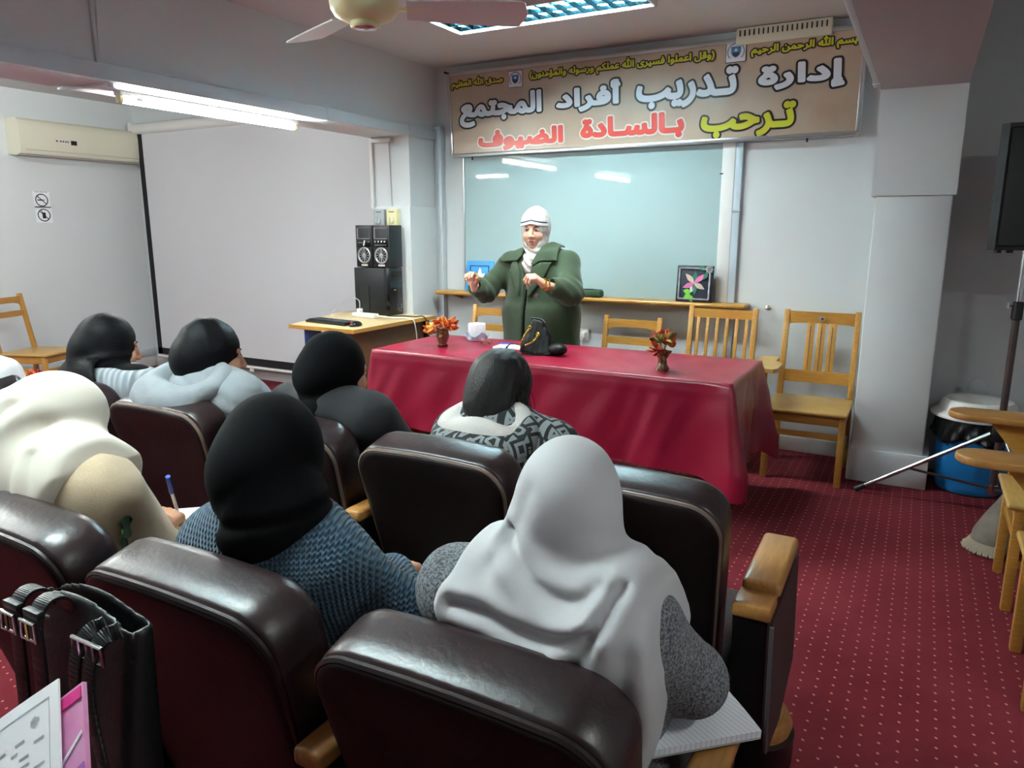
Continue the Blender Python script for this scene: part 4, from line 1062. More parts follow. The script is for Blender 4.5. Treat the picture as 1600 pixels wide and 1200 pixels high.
def seat_unit(arm='plain', pipe='piping'):
    r = thing('theatre_seat', '', 'seat')
    O = back_outline
    V, F = loft([(O(inset=.02), .01), (O(inset=.004), .012), (O(inset=0), .02), (O(inset=.0), .05), (O(inset=.001), .095), (O(inset=.007), .112), (O(inset=.02), .124), (O(inset=.05), .132), (O(inset=.1), .135)])
    mesh_obj('backrest', V, F, M['leather'], r, False, sharp=None)
    MB_ = MB(); rg = []
    for ins, d in ((.01, .014), (.006, .003), (.01, -.002), (.02, -.003), (.05, -.003), (.09, .001), (.15, .004)): rg.append((O(inset=ins), d))
    V, F = loft(rg); mesh_obj('back_panel', V, [f[::-1] for f in F], M['leatherback'], r, False, sharp=None)
    MB().tube([place(x, s, .006) for x, s in O(inset=.006)], .0058, 6, True).build('piping', M[pipe], r, False)
    MB().box((0, .4, .415), (.43, .5, .1), bev=.04, seg=4).build('seat_cushion', M['leather'], r, False)
    MB().box((0, .4, .352), (.4, .46, .03), bev=.006).build('seat_pan', M['blacksteel'], r, False)
    x = .2675 if arm != 'end' else .292
    w = .056 if arm != 'end' else .085
    if arm == 'end':
        MB().box((x, .285, .722), (w, .27, .034), Matrix.Rotation(.05, 4, 'X'), .012, 3).build('armrest', M['armwood'], r, False)
        MB().box((x - .004, .115, .695), (w - .004, .09, .032), bev=.006).build('armrest_block', M['armwood'], r, False)
        pl = [(.075, .678), (.43, .7), (.5, .37), (.31, .3), (.12, .33)]
        MB().prism(pl, 'X', x - w/2, x + w/2 - .012).build('arm_stand', M['blacksteel'], r, False)
        MB().prism(pl, 'X', x + w/2 - .012, x + w/2).build('side_panel', M['maroonpanel'], r, False)
        MB().tube([(x + w/2 - .002, .074, .672), (x + w/2 - .002, .095, .5), (x + w/2 - .002, .118, .34)], .005, 6).build('edge_strip', M['greysteel'], r, False)
        f = MB().lathe([(.085, .2), (.095, .205), (.1, .225), (.088, .25), (.05, .262), (.002, .264)], (x - .03, .36, .03), 30).build('stand_foot_pad', M['armwood'], r, False)
        MB().lathe([(.1, .1), (.104, .12), (.106, .2), (.096, .206)], (x - .03, .36, .03), 30).build('pad_rim', M['blacksteel'], f, False)
        MB().tube([(x - .03, .36, .0), (x - .03, .36, .14)], .03, 14).box((x - .03, .36, .006), (.1, .3, .012), bev=.003).build('stand_foot', M['greysteel'], r, False)
    else:
        MB().box((x, .235, .718), (w, .4, .034), bev=.011, seg=3).build('armrest', M['armwood'], r, False)
        MB().prism([(.05, .7), (.42, .7), (.42, .4), (.36, .1), (.2, .1), (.1, .35)], 'X', x - .018, x + .018).build('arm_stand', M['blacksteel'], r, False)
        MB().tube([(x, .28, .0), (x, .28, .12)], .022, 12).box((x, .28, .006), (.07, .3, .012), bev=.003).build('stand_foot', M['greysteel'], r, False)
    return r
SEATS = [(-.537, 1.44, 'end', 'piping', 'empty brown leather theatre seat with wooden end armrest, front row'),
         (-1.055, 1.44, 'plain', 'piping', 'brown leather theatre seat of the dark-haired girl, front row'),
         (-1.59, 1.44, 'plain', 'piping', 'brown leather theatre seat of the woman in a black coat'),
         (-2.135, 1.44, 'plain', 'piping', 'worn brown leather theatre seat of the woman in a pale grey hoodie'),
         (-2.68, 1.44, 'plain', 'piping', 'brown leather theatre seat of the woman in a grey knit vest'),
         (-3.3, 1.44, 'plain', 'piping', 'brown leather theatre seat with a white jacket over it, front row'),
         (-.472, .66, 'plain', 'piping_dark', 'brown leather theatre seat of the woman in the light grey headscarf'),
         (-1.005, .66, 'plain', 'piping_dark', 'brown leather theatre seat of the woman in the teal jumper'),
         (-1.53, .66, 'plain', 'piping_dark', 'brown leather theatre seat of the woman in the cream headscarf'),
         (-1.17, -.13, 'plain', 'piping_dark', 'brown leather theatre seat on which the black tote bag stands')]
PROTO = {}
for x, y, arm, pp, lb in SEATS:
    if (arm, pp) not in PROTO:
        PROTO[arm, pp] = s = seat_unit(arm, pp); s.location = (x, y, 0); s['label'] = lb
    else: s = dup(PROTO[arm, pp], (x, y, 0), None, lb)
    s['group'] = 'brown leather theatre seats in rows'
# ------------------------------------------------------------------ people
def head_f(P, hc, R, s=1., face=True):
    p = (P - np.array(hc, f32)) @ np.array(R, f32) / f32(s)
    d = ell(p, (0, -.012, .036), (.075, .094, .088))
    d = smin(d, ell(p, (0, .022, -.05), (.056, .062, .068)), .04)
    d = smin(d, ell(p, (0, .034, -.012), (.061, .06, .088)), .03)
    if face:
        for q in (-1, 1):
            d = smin(d, ell(p, (q * .036, .066, -.03), (.024, .022, .024)), .02)             # cheeks
            d = smin(d, cap(p, (q * .014, .088, .03), (q * .046, .074, .03), .01, .008), .012)  # brow
            d = smax(d, -ell(p, (q * .031, .098, .012), (.02, .014, .012)), .012)              # sockets
            d = smin(d, ell(p, (q * .031, .081, .011), (.0145, .011, .011)), .004)            # eyes under lids
            d = smin(d, ell(p, (q * .013, .103, -.032), (.0085, .011, .008)), .006)           # nostrils
            d = smin(d, ell(p, (q * .066, -.005, -.005), (.011, .018, .028)), .008)             # ears
        d = smin(d, cap(p, (0, .09, .022), (0, .113, -.026), .0075, .0125), .01)
        d = smin(d, ell(p, (0, .091, -.058), (.024, .012, .007)), .006)
        d = smin(d, ell(p, (0, .09, -.071), (.02, .012, .0075)), .006)
        d = smax(d, -ell(p, (0, .105, -.0645), (.024, .008, .0026)), .004)
        d = smin(d, sph(p, (0, .074, -.1), .018), .025)
    return d * f32(s)
def hand_list(w, d, n, curl, side, spread=.0, s=1.):
    """capsules of a right/left hand: w wrist, d pointing direction, n palm direction, curl per finger"""
    d = np.array(d, float); d /= np.linalg.norm(d); n = np.array(n, float); n -= d * (n @ d); n /= np.linalg.norm(n)
    a = np.cross(n, d) * side                     # towards the thumb
    w = np.array(w, float); C = []
    def pt(x, y, z): return w + (a * x + d * y + n * z) * s
    C.append((pt(0, -.03, 0), pt(0, .02, 0), .024 * s, .025 * s))
    for x in (.024, .008, -.008, -.022): C.append((pt(x * .7, .015, 0), pt(x, .075 - abs(x - .008) * .25, 0), .017 * s, .0135 * s))
    L = [(.04, .026, .02), (.044, .03, .021), (.041, .028, .02), (.032, .021, .018)]
    for k, x in enumerate((.027, .009, -.009, -.026)):
        cu = curl[k]; base = pt(x, .078 - abs(x - .009) * .28, 0); ang = 0; fan = spread * (1.5 - k)
        q = base
        for j in range(3):
            ang += cu * (.75, 1.05, .75)[j]
            v = d * math.cos(ang) + n * math.sin(ang) + a * fan * math.cos(ang)
            e = q + v / np.linalg.norm(v) * L[k][j] * s
            C.append((q, e, (.0098, .0088, .008)[j] * s, (.0088, .008, .0072)[j] * s)); q = e
    cu = curl[4]; q = pt(.022, .018, .006); ang = .85 - .25 * cu
    for j, l in enumerate((.042, .032, .026)):
        v = a * math.sin(ang) + d * math.cos(ang) + n * (.25 + .5 * cu)
        e = q + v / np.linalg.norm(v) * l * s; C.append((q, e, (.0135, .0105, .009)[j] * s, (.0105, .0092, .008)[j] * s)); q = e; ang -= .38 * cu
    return C
def hand_mesh(C, h=.0032):
    pts = np.array([p for c in C for p in c[:2]]); lo = pts.min(0) - .035; hi = pts.max(0) + .035
    def f(P):
        d = None
        for a, b, ra, rb in C:
            e = cap(P, a, b, ra, rb); d = e if d is None else smin(d, e, .0045)
        return d
    return snet(f, lo, hi, h)
def lerp(a, b, t): return tuple(np.array(a) + (np.array(b) - np.array(a)) * t)
M['lips'] = mat('lips', '#b0736a', .45); M['eyewhite'] = mat('eye_white', '#d8d3cc', .25); M['iris'] = mat('iris', '#22150f', .15); M['brow'] = mat('eyebrow_hair', '#2a1d18', .8)
class Fig: pass
def skeleton(hip, neck, hc, f, shL, shR, elL, elR, wrL, wrR, knees=None, ankles=None, hs=1., up=(0, 0, 1), tw=1.):
    g = Fig(); g.__dict__.update(hip=hip, neck=neck, hc=hc, R=frame(f, up), sh=(shL, shR), el=(elL, elR), wr=(wrL, wrR), hs=hs, tw=tw)
    g.kn = knees or tuple((hip[0] + q * .1, hip[1] + .4, .52) for q in (-1, 1))
    g.an = ankles or tuple((hip[0] + q * .11, hip[1] + .42, .09) for q in (-1, 1))
    return g
def torso_f(P, g, o=0.):
    hip, nk = np.array(g.hip), np.array(g.neck); ax = nk - hip; up = ax / np.linalg.norm(ax)
    R = frame((0, 1, 0) if abs(up[1]) < .9 else (0, 0, 1), (0, 0, 1))
    fw = np.cross(up, (1, 0, 0)); fw /= np.linalg.norm(fw); rt = np.cross(fw, up); R = np.stack([rt, fw, up], 1)
    c1 = hip + ax * .12; c2 = hip + ax * .62; L = np.linalg.norm(ax); t = g.tw
    d = ell(P, c1, (.175 * t + o, .14 * t + o, .17 + o), R)
    d = smin(d, ell(P, c2, (.165 * t + o, .118 * t + o, .21 + o), R), .08)
    for q in (0, 1):
        s = np.array(g.sh[q])
        d = smin(d, cap(P, nk - up * .035, s, .05 + o, .058 + o), .05)
    return d
def arms_f(P, g, o=0., which=(0, 1), cuff=1.):
    d = None
    for q in which:
        e = cap(P, g.sh[q], g.el[q], .056 + o, .045 + o)
        w = lerp(g.el[q], g.wr[q], cuff)
        e = smin(e, cap(P, g.el[q], w, .045 + o, .031 + o * .9), .02)
        d = e if d is None else np.minimum(d, e)
    return d
def legs_f(P, g, o=0.):
    d = None
    for q in (0, 1):
        h = (g.hip[0] + (-.085, .085)[q], g.hip[1] + .02, g.hip[2] - .02)
        e = smin(cap(P, h, g.kn[q], .085 + o, .06 + o), cap(P, g.kn[q], g.an[q], .056 + o, .038 + o), .03)
        d = e if d is None else smin(d, e, .02)
    return d
def bbox(*pts, pad=.2):
    A = np.array(pts, float); return A.min(0) - pad, A.max(0) + pad
def person(label, g, skin, hands, hh=.0032, headh=.0045):
    base = (g.hip[0], g.hip[1], 0)
    def bf(P):
        d = torso_f(P, g, -.012); d = smin(d, arms_f(P, g, -.01), .03); d = smin(d, legs_f(P, g, -.01), .04)
        nb = np.array(g.neck); d = smin(d, cap(P, nb - (0, 0, .03), lerp(g.neck, g.hc, .75), .052, .048), .03)
        for q in (0, 1):
            a = np.array(g.an[q]); d = smin(d, cap(P, a - (0, .02, .045), a + (0, .13, -.06), .03, .026), .02)
        return d
    lo, hi = bbox(g.hip, g.neck, *g.sh, *g.el, *g.wr, *g.kn, *g.an, pad=.16); lo[2] = 0.0; hi[2] = max(hi[2], g.hc[2] + .05)
    parts = [snet(bf, lo, hi, .014)]
    c = np.array(g.hc); parts.append(snet(lambda P: smin(head_f(P, g.hc, g.R, g.hs), cap(P, g.neck, lerp(g.neck, g.hc, .8), .05, .047), .02), c - .17, c + .17, headh))
    for C in hands: parts.append(hand_mesh(C, hh))
    V, F = join(*parts)
    ob = mesh_obj('person', V - np.array(base), F, skin, None, sharp=None); ob.location = base; ORG[ob] = base
    tag(ob, label, 'person')
    return ob
def loc(g, x, y, z): return np.array(g.hc) + g.R @ np.array((x, y, z)) * g.hs
def face_parts(ob, g, brows=True):
    for q in (-1, 1):
        c = loc(g, q * .031, .0835, .0105)
        e = MB(); V, F = snet(lambda P: ell((P - c.astype(f32)) @ g.R.astype(f32), (0, 0, 0), (.0125 * g.hs, .0095 * g.hs, .0062 * g.hs)), c - .02, c + .02, .0018)
        eo = mesh_obj('eye', V, F, M['eyewhite'], ob, sharp=None)
        c2 = loc(g, q * .031 - .0, .0895, .0105); V, F = snet(lambda P: ell((P - c2.astype(f32)) @ g.R.astype(f32), (0, 0, 0), (.0062 * g.hs, .0042 * g.hs, .006 * g.hs)), c2 - .012, c2 + .012, .0012)
        mesh_obj('iris', V, F, M['iris'], eo, sharp=None)
        MB().tube([loc(g, q * x, y, z) for x, y, z in ((.014, .0945, .029), (.026, .094, .033), (.04, .0865, .033), (.05, .077, .027))], [.0022, .003, .0028, .0012], 6).build('eyebrow', M['brow'], ob)
        MB().tube([loc(g, q * x, y, z) for x, y, z in ((.02, .0905, .014), (.031, .093, .0172), (.043, .087, .0135))], [.001, .0013, .001], 5).build('upper_lid', M['brow'], ob)
    c = loc(g, 0, .09, -.064)
    V, F = snet(lambda P: (lambda p: smax(U(.003, ell(p, (0, .0938, -.058), (.021, .0108, .0055)), ell(p, (0, .0928, -.0712), (.018, .0112, .0062))), -ell(p, (0, .11, -.0645), (.02, .01, .003)), .002))((P - np.array(g.hc, f32)) @ g.R.astype(f32) / f32(g.hs)), c - .035, c + .035, .002)
    mesh_obj('lips', V, F, M['lips'], ob, sharp=None)
def scarf_head(P, g, k=1., bun=0., hole=True, low=.0):
    p = (P - np.array(g.hc, f32)) @ g.R.astype(f32) / f32(g.hs)
    d = ell(p, (0, -.01, .022), (.086 * k, .11 * k, .116 * k))
    d = smin(d, ell(p, (0, .012, -.075), (.07 * k, .08 * k, .055 * k)), .03)
    if bun: d = smin(d, ell(p, (0, -.075, -.01 - low), (.07 * k, .06 * k, .07 * k)), bun)
    return d * f32(g.hs), p
def face_hole(p, s=1., w=.056, h=.08):
    return ell(p, (0, .128, -.012), (w - .006, .076, h)) * s
# --- textiles
def knit(name, col, col2, sx, sz, st=.9, rot=0.):
    m, t, b = new_mat(name)
    tc = t.nodes.new('ShaderNodeTexCoord'); mp = t.nodes.new('ShaderNodeMapping'); t.links.new(tc.outputs['Object'], mp.inputs[0])
    mp.inputs['Rotation'].default_value = (0, rot, 0)
    sp = t.nodes.new('ShaderNodeSeparateXYZ'); t.links.new(mp.outputs[0], sp.inputs[0])
    n = t.nodes.new('ShaderNodeTexNoise'); n.inputs['Scale'].default_value = 9; t.links.new(tc.outputs['Object'], n.inputs['Vector'])
    xx = math_node(t, 'ADD', sp.outputs[0], math_node(t, 'MULTIPLY', n.outputs[0], .012))
    a = math_node(t, 'SINE', math_node(t, 'MULTIPLY', math_node(t, 'ADD', xx, math_node(t, 'MULTIPLY', sp.outputs[1], .5)), 6.283 / sx))
    c = math_node(t, 'SINE', math_node(t, 'ADD', math_node(t, 'MULTIPLY', sp.outputs[2], 6.283 / sz), math_node(t, 'MULTIPLY', a, 1.2)))
    h = math_node(t, 'ADD', math_node(t, 'MULTIPLY', a, .6), math_node(t, 'MULTIPLY', c, .4))
    bp = t.nodes.new('ShaderNodeBump'); bp.inputs['Strength'].default_value = st; bp.inputs['Distance'].default_value = .004
    t.links.new(h, bp.inputs['Height']); t.links.new(bp.outputs[0], b.inputs['Normal'])
    f = math_node(t, 'ADD', math_node(t, 'MULTIPLY', h, .5), .5)
    t.links.new(mix_col(t, f, rgb(col2), rgb(col)), b.inputs['Base Color']); b.inputs['Roughness'].default_value = .9; b.inputs['Sheen Weight'].default_value = .2
    return m
def melange(name, c1, c2, sc=320):
    m, t, b = new_mat(name); tc = t.nodes.new('ShaderNodeTexCoord')
    n = t.nodes.new('ShaderNodeTexNoise'); n.inputs['Scale'].default_value = sc; n.inputs['Detail'].default_value = 4; t.links.new(tc.outputs['Object'], n.inputs['Vector'])
    r = t.nodes.new('ShaderNodeValToRGB'); r.color_ramp.elements[0].color = rgb(c1); r.color_ramp.elements[1].color = rgb(c2); r.color_ramp.elements[0].position = .38; r.color_ramp.elements[1].position = .62
    t.links.new(n.outputs[0], r.inputs[0]); t.links.new(r.outputs[0], b.inputs['Base Color'])
    bp = t.nodes.new('ShaderNodeBump'); bp.inputs['Strength'].default_value = .5; bp.inputs['Distance'].default_value = .002
    t.links.new(n.outputs[0], bp.inputs['Height']); t.links.new(bp.outputs[0], b.inputs['Normal']); b.inputs['Roughness'].default_value = .95
    return m
def letterprint(name):
    m, t, b = new_mat(name); tc = t.nodes.new('ShaderNodeTexCoord')
    mp = t.nodes.new('ShaderNodeMapping'); mp.inputs['Scale'].default_value = (25, 25, 17); mp.inputs['Rotation'].default_value = (.2, .5, .3); t.links.new(tc.outputs['Object'], mp.inputs[0])
    v = t.nodes.new('ShaderNodeTexVoronoi'); v.distance = 'CHEBYCHEV'; v.inputs['Scale'].default_value = 1; v.inputs['Randomness'].default_value = .75; t.links.new(mp.outputs[0], v.inputs['Vector'])
    w = math_node(t, 'FRACT', math_node(t, 'MULTIPLY', v.outputs['Distance'], 2.6))
    s = math_node(t, 'GREATER_THAN', w, .52)
    t.links.new(mix_col(t, s, rgb('#1a1c1f'), rgb('#7c8284')), b.inputs['Base Color']); b.inputs['Roughness'].default_value = .9
    return m
def trousers(ob, g, m, name='trousers'):
    lo, hi = bbox(g.hip, *g.kn, *g.an, pad=.17); lo[2] = .05
    sdf_obj(name, lambda P: smax(smin(legs_f(P, g, .012), ell(P, g.hip, (.19, .16, .13)), .05), -(P[..., 2] - .07), .01), lo, hi, .014, m, ob)
def shoes(ob, g, m):
    for q in (0, 1):
        a = np.array(g.an[q]); lo, hi = bbox(a, a + (0, .14, -.06), pad=.08); lo[2] = -.01
        sdf_obj('shoe', lambda P: smax(smin(cap(P, a - (0, .03, .042), a + (0, .13, -.055), .045, .036), cap(P, a - (0, .02, .04), a + (0, -.01, .01), .05, .046), .03), -(P[..., 2] - .003), .008), lo, hi, .009, m, ob)
def lap(g_hip, dx=.07): return tuple((g_hip[0] + q * dx, g_hip[1] + .27, .64) for q in (-1, 1))
RELAX = (.25, .3, .35, .4, .3)
def rest_hands(wr, dirs, curl=RELAX):
    return [hand_list(wr[q], dirs[q], (0, 0, -1), curl, (1, -1)[q]) for q in (0, 1)]
def dark_folds(P, seed, amp=.004, fr=22): return amp * wob(P * np.array((1, 1, .45), f32), fr, seed)
# ---- woman in the light grey headscarf (second row, right)
M['greyscarf'] = mat('grey_chiffon', '#b9babd', .62, bump=.06, bscale=700, sheen=.15)
M['greyknit'] = melange('grey_melange_knit', '#3f4247', '#85888c', 260)
M['darktrous'] = mat('charcoal_trousers', '#1b1c21', .8, bump=.2, bscale=300)
M['shoeblack'] = mat('black_shoe', '#0d0d0f', .4)
g = skeleton((-.44, 1.03, .56), (-.435, .90, .99), (-.43, .955, 1.07), (-.4, .9, -.16), (-.585, .90, .945), (-.305, .90, .95), (-.645, 1.0, .74), (-.245, 1.0, .835), (-.5, 1.2, .7), (-.36, 1.17, .79))
ob = person('woman in light grey headscarf and grey knit, seen from behind, second row', g, M['skin'], rest_hands(g.wr, [(.3, 1, -.3), (-.2, 1, -.15)], (.6, .6, .7, .7, .6)))
face_parts(ob, g); trousers(ob, g, M['darktrous']); shoes(ob, g, M['shoeblack'])
def top(P, g=g): return smin(torso_f(P, g, .01), arms_f(P, g, .008, cuff=.92), .03) - .006 * rid(P, 22, 11) - .003 * wob(P, 60, 12)
lo, hi = bbox(g.hip, g.neck, *g.sh, *g.el, *g.wr, pad=.2); hi[2] = 1.06
sdf_obj('jumper', top, lo, hi, .009, M['greyknit'], ob)
def scarf(P, g=g):
    d, p = scarf_head(P, g, .95, bun=0)
    d = smin(d, ell(P, loc(g, .012, -.045, -.03), (.072, .06, .09)), .025)
    d = smin(d, cap(P, loc(g, .012, -.005, -.07), np.array(g.neck) + (.03, .0, -.03), .07, .075), .03)
    tor = smin(torso_f(P, g, .02), arms_f(P, g, .02, cuff=.5), .06)
    X, Y, Z = P[..., 0], P[..., 1], P[..., 2]
    reg = poly2(X, Z, [(-.47, 1.12), (-.54, 1.06), (-.557, 1.0), (-.552, .93), (-.53, .875), (-.505, .82), (-.46, .76), (-.4, .67), (-.3, .66), (-.275, .75), (-.255, .86), (-.25, .93), (-.262, 1.02), (-.33, 1.1)])
    reg = smax(reg, Y - 1.03, .02)
    dr = smax(tor - .019, smax(reg, .55 - Z, .01), .014)
    d = smin(d, dr, .018)
    back = np.clip((.98 - Y) / .06, 0, 1)
    d = d + back * creases(X, Z, [([(-.485, 1.075), (-.455, 1.055), (-.405, 1.025), (-.355, 1.02), (-.325, 1.045)], .010, .011),
                                  ([(-.535, .985), (-.48, .985), (-.43, .975), (-.37, .975), (-.32, 1.0), (-.3, 1.045)], .014, .011),
                                  ([(-.4, .87), (-.365, .93), (-.32, .98)], .009, .014), ([(-.44, .83), (-.41, .9), (-.385, .95)], .006, .012),
                                  ([(-.49, 1.04), (-.47, 1.08), (-.45, 1.14)], .004, .014),
                                  ([(-.3, .78), (-.285, .88), (-.275, .97)], .006, .016), ([(-.56, 1.02), (-.52, .94), (-.48, .86)], .004, .016)])
    d = smax(d, -face_hole(p), .008)
    return d - .004 * rid(P * np.array((1, 1, .35), f32), 20, 21)
sdf_obj('headscarf', scarf, (-.68, .7, .6), (-.14, 1.16, 1.24), .0055, M['greyscarf'], ob)
nb = thing('notebook', 'white lined notebook under the grey-scarfed woman’s right elbow on an armrest'.replace('’', "'"), 'notebook', (-.268, 1.03, .737))
M['lined'] = mat('lined_paper', '#e6e8ee', .7)
def lined(m):
    t = m.node_tree; b = t.nodes['Principled BSDF']; tc = t.nodes.new('ShaderNodeTexCoord'); sp = t.nodes.new('ShaderNodeSeparateXYZ'); t.links.new(tc.outputs['Object'], sp.inputs[0])
    f = math_node(t, 'LESS_THAN', math_node(t, 'FRACT', math_node(t, 'MULTIPLY', math_node(t, 'ADD', sp.outputs[1], math_node(t, 'MULTIPLY', sp.outputs[0], .55)), 110.)), .12)
    t.links.new(mix_col(t, f, rgb('#e6e8ee'), rgb('#b7bdd0')), b.inputs['Base Color'])
lined(M['lined'])
Rn = Matrix.Rotation(-.82, 4, 'Z')
def pg(u, v, z0=.0):
    a = Rn @ Vector(((u - .5) * .148, (v - .5) * .2, 0)); return (a.x - .268, a.y + 1.03, .751 + z0 + .012 * (u - .1) ** 2 * 0 + .004 * math.sin(u * 3.1))
MB().sheet(pg, 10, 12, .012).build('pages', M['lined'], nb, sharp=.5)
MB().sheet(lambda u, v: tuple(np.array(pg(u, v)) + (0, 0, -.008)), 6, 6, .002).build('cover', M['greyplastic'], nb, sharp=.5)
# ---- woman in the teal jumper (second row, middle)
M['teal'] = knit('teal_rib_knit', '#225068', '#0f2d3d', .0098, .009, 1.0, .1)
g = skeleton((-1.0, 1.04, .56), (-1.015, .90, .985), (-1.03, .94, 1.058), (-.25, .95, -.28), (-1.14, .9, .89), (-.885, .92, .895), (-1.24, 1.02, .7), (-.785, 1.0, .8), (-1.08, 1.24, .68), (-.92, 1.14, .79), tw=1.1)
ob = person('woman in black headscarf and teal ribbed jumper writing, second row', g, M['skin'], rest_hands(g.wr, [(.4, 1, -.2), (-.1, 1, -.25)], (.6, .6, .7, .7, .6)))
face_parts(ob, g); trousers(ob, g, M['darktrous']); shoes(ob, g, M['shoeblack'])
def top(P, g=g): return smin(torso_f(P, g, .016), arms_f(P, g, .018, cuff=.9), .04) - .008 * rid(P, 15, 5)
lo, hi = bbox(g.hip, g.neck, *g.sh, *g.el, *g.wr, pad=.2); hi[2] = 1.05
sdf_obj('jumper', top, lo, hi, .009, M['teal'], ob)
nk = np.array(g.neck)
def scarf(P, g=g):
    d, p = scarf_head(P, g, 1.06, bun=.04)
    d = smin(d, cap(P, loc(g, 0, -.015, -.06), nk + (.025, .0, .0), .086, .108), .03)
    d = smax(d, -face_hole(p), .008)
    Z = P[..., 2]
    return d - .003 * rid(P, 20, 31) + .006 * np.exp(-((Z - 1.0 - .15 * (P[..., 0] + 1.0)) / .01) ** 2)
sdf_obj('headscarf', scarf, (-1.22, .7, .86), (-.8, 1.14, 1.24), .006, M['black'], ob)
MB().tube([loc(g, -.097, .0, -.05), loc(g, -.1, .004, -.056)], .006, 8).build('scarf_pin', M['gold'], ob)
nb = thing('notepad', 'white notepad on the armrest beside the teal jumper sleeve', 'notepad', (-.88, 1.04, .737))
MB().box((-.885, 1.05, .749), (.18, .22, .018), -.44, .002).build('pages', M['paper'], nb)
MB().box((-.86, 1.02, .737), (.2, .24, .006), -.44, .002).build('wooden_board', M['armwood'], nb)
# ---- woman in the cream headscarf (second row, left), writing
M['creamscarf'] = mat('cream_scarf', '#dcd6c8', .7, bump=.06, bscale=600, sheen=.2)
M['beige'] = mat('beige_wool', '#b9a68a', .9, bump=.25, bscale=250, var=.12, vscale=10, sheen=.2)
M['greenribbon'] = mat('green_ribbon', '#27402c', .6)
g = skeleton((-1.57, 1.03, .56), (-1.68, .89, .985), (-1.715, .93, 1.045), (.42, .86, -.42), (-1.83, .9, .92), (-1.545, .92, .92), (-1.86, 1.03, .7), (-1.565, .97, .735), (-1.7, 1.2, .7), (-1.6, 1.085, .775))
pen_d = np.array((-.35, .75, -.4))
ob = person('woman in cream headscarf and beige coat writing with a blue pen, second row', g, M['skin'], [hand_list(g.wr[0], (.3, 1, -.2), (0, 0, -1), RELAX, 1), hand_list(g.wr[1], (-.45, .8, .05), (-.3, -.1, -1), (1.0, 1.05, 1.1, 1.1, .8), -1)])
face_parts(ob, g); trousers(ob, g, M['darktrous']); shoes(ob, g, M['shoeblack'])
def top(P, g=g):
    d = smin(torso_f(P, g, .018), arms_f(P, g, .022, cuff=.55), .04)
    d = smin(d, cap(P, g.sh[1], g.el[1], .056, .072), .03)
    return d - .01 * rid(P, 17, 8) - .004 * rid(P, 38, 18) + .007 * np.exp(-(pline(P[..., 0], P[..., 2], [(-1.6, .99), (-1.585, .9), (-1.61, .74)]) / .006) ** 2) * (P[..., 1] < 1.0)
lo, hi = bbox(g.hip, g.neck, *g.sh, *g.el, *g.wr, pad=.2); hi[2] = 1.04
sdf_obj('coat', top, lo, hi, .009, M['beige'], ob)
sl = lambda P, g=g: cap(P, g.el[1], lerp(g.el[1], g.wr[1], .8), .06, .046) - .006 * wob(P, 50, 9)
sdf_obj('cuff_sleeve', sl, np.minimum(g.el[1], g.wr[1]) - .1, np.maximum(g.el[1], g.wr[1]) + .1, .006, mat('cream_knit_sleeve', '#c9bda2', .9, bump=.4, bscale=150), ob)
c_ = np.array(lerp(g.el[1], g.wr[1], .8)); dd = np.array(g.wr[1]) - np.array(g.el[1]); dd /= np.linalg.norm(dd); Rr = frame(dd)
MB().tube([tuple(c_ + Rr @ np.array((math.cos(k*.4) * .049, 0, math.sin(k*.4) * .049))) for k in range(16)], .006, 6, True).build('cuff_trim', M['greenribbon'], ob)
bw = np.array((-1.478, .918, .863)); mb = MB()
for a, l in ((.3, .05), (2.5, .045)): 
    mb.tube([tuple(bw), tuple(bw + (math.cos(a) * l, -.02, math.sin(a) * l * .6 + .02)), tuple(bw + (math.cos(a) * l * 1.05, -.025, math.sin(a) * l * .6 - .008)), tuple(bw)], [.007, .011, .01, .006], 8)
for dx in (-.012, .02): mb.tube([tuple(bw), tuple(bw + (dx, -.015, -.03)), tuple(bw + (dx * 1.5, -.012, -.065))], [.006, .008, .007], 8)
mb.lathe([(.001, -.012), (.012, -.005), (.012, .006), (.001, .012)], bw, 12); mb.build('ribbon_bow', M['greenribbon'], ob)
def scarf(P, g=g):
    d, p = scarf_head(P, g, 1.02, bun=.03)
    d = smin(d, ell(P, loc(g, 0, -.08, -.04), (.075, .06, .09)), .03)
    d = smin(d, cap(P, loc(g, 0, -.01, -.06), nkc + (0, -.01, -.02), .08, .09), .04)
    X, Y, Z = P[..., 0] + .085, P[..., 1], P[..., 2]
    tor = smin(torso_f(P, g, .02), arms_f(P, g, .02, cuff=.3), .06)
    reg = poly2(X, Z, [(-1.55, 1.12), (-1.78, 1.05), (-1.83, .9), (-1.82, .66), (-1.7, .69), (-1.6, .77), (-1.52, .86), (-1.475, .925), (-1.45, .99), (-1.47, 1.05)])
    dr = smax(tor - .024, smax(smax(reg, Y - 1.04, .02), .6 - Z, .01), .014)
    d = smin(d, dr, .025)
    back = np.clip((1.0 - Y) / .08, 0, 1)
    d = d + back * creases(X, Z, [([(-1.615, 1.12), (-1.65, 1.0), (-1.69, .88), (-1.74, .72)], .009, .017), ([(-1.56, 1.08), (-1.55, .98), (-1.55, .9)], .008, .018), ([(-1.69, 1.1), (-1.74, .98), (-1.78, .8)], .009, .018), ([(-1.52, 1.03), (-1.5, .96), (-1.51, .9)], .008, .014)])
    d = smax(d, -face_hole(p), .008)
    return d - .007 * rid(P * np.array((1, 1, .3), f32), 18, 41)
nkc = np.array(g.neck)
sdf_obj('headscarf', scarf, (-2.0, .68, .6), (-1.44, 1.14, 1.22), .006, M['creamscarf'], ob)
tip = np.array(g.wr[1]) + (-.055, .08, .0)
pn = thing('pen', 'blue pen held by the woman in the cream headscarf', 'pen', tuple(tip))
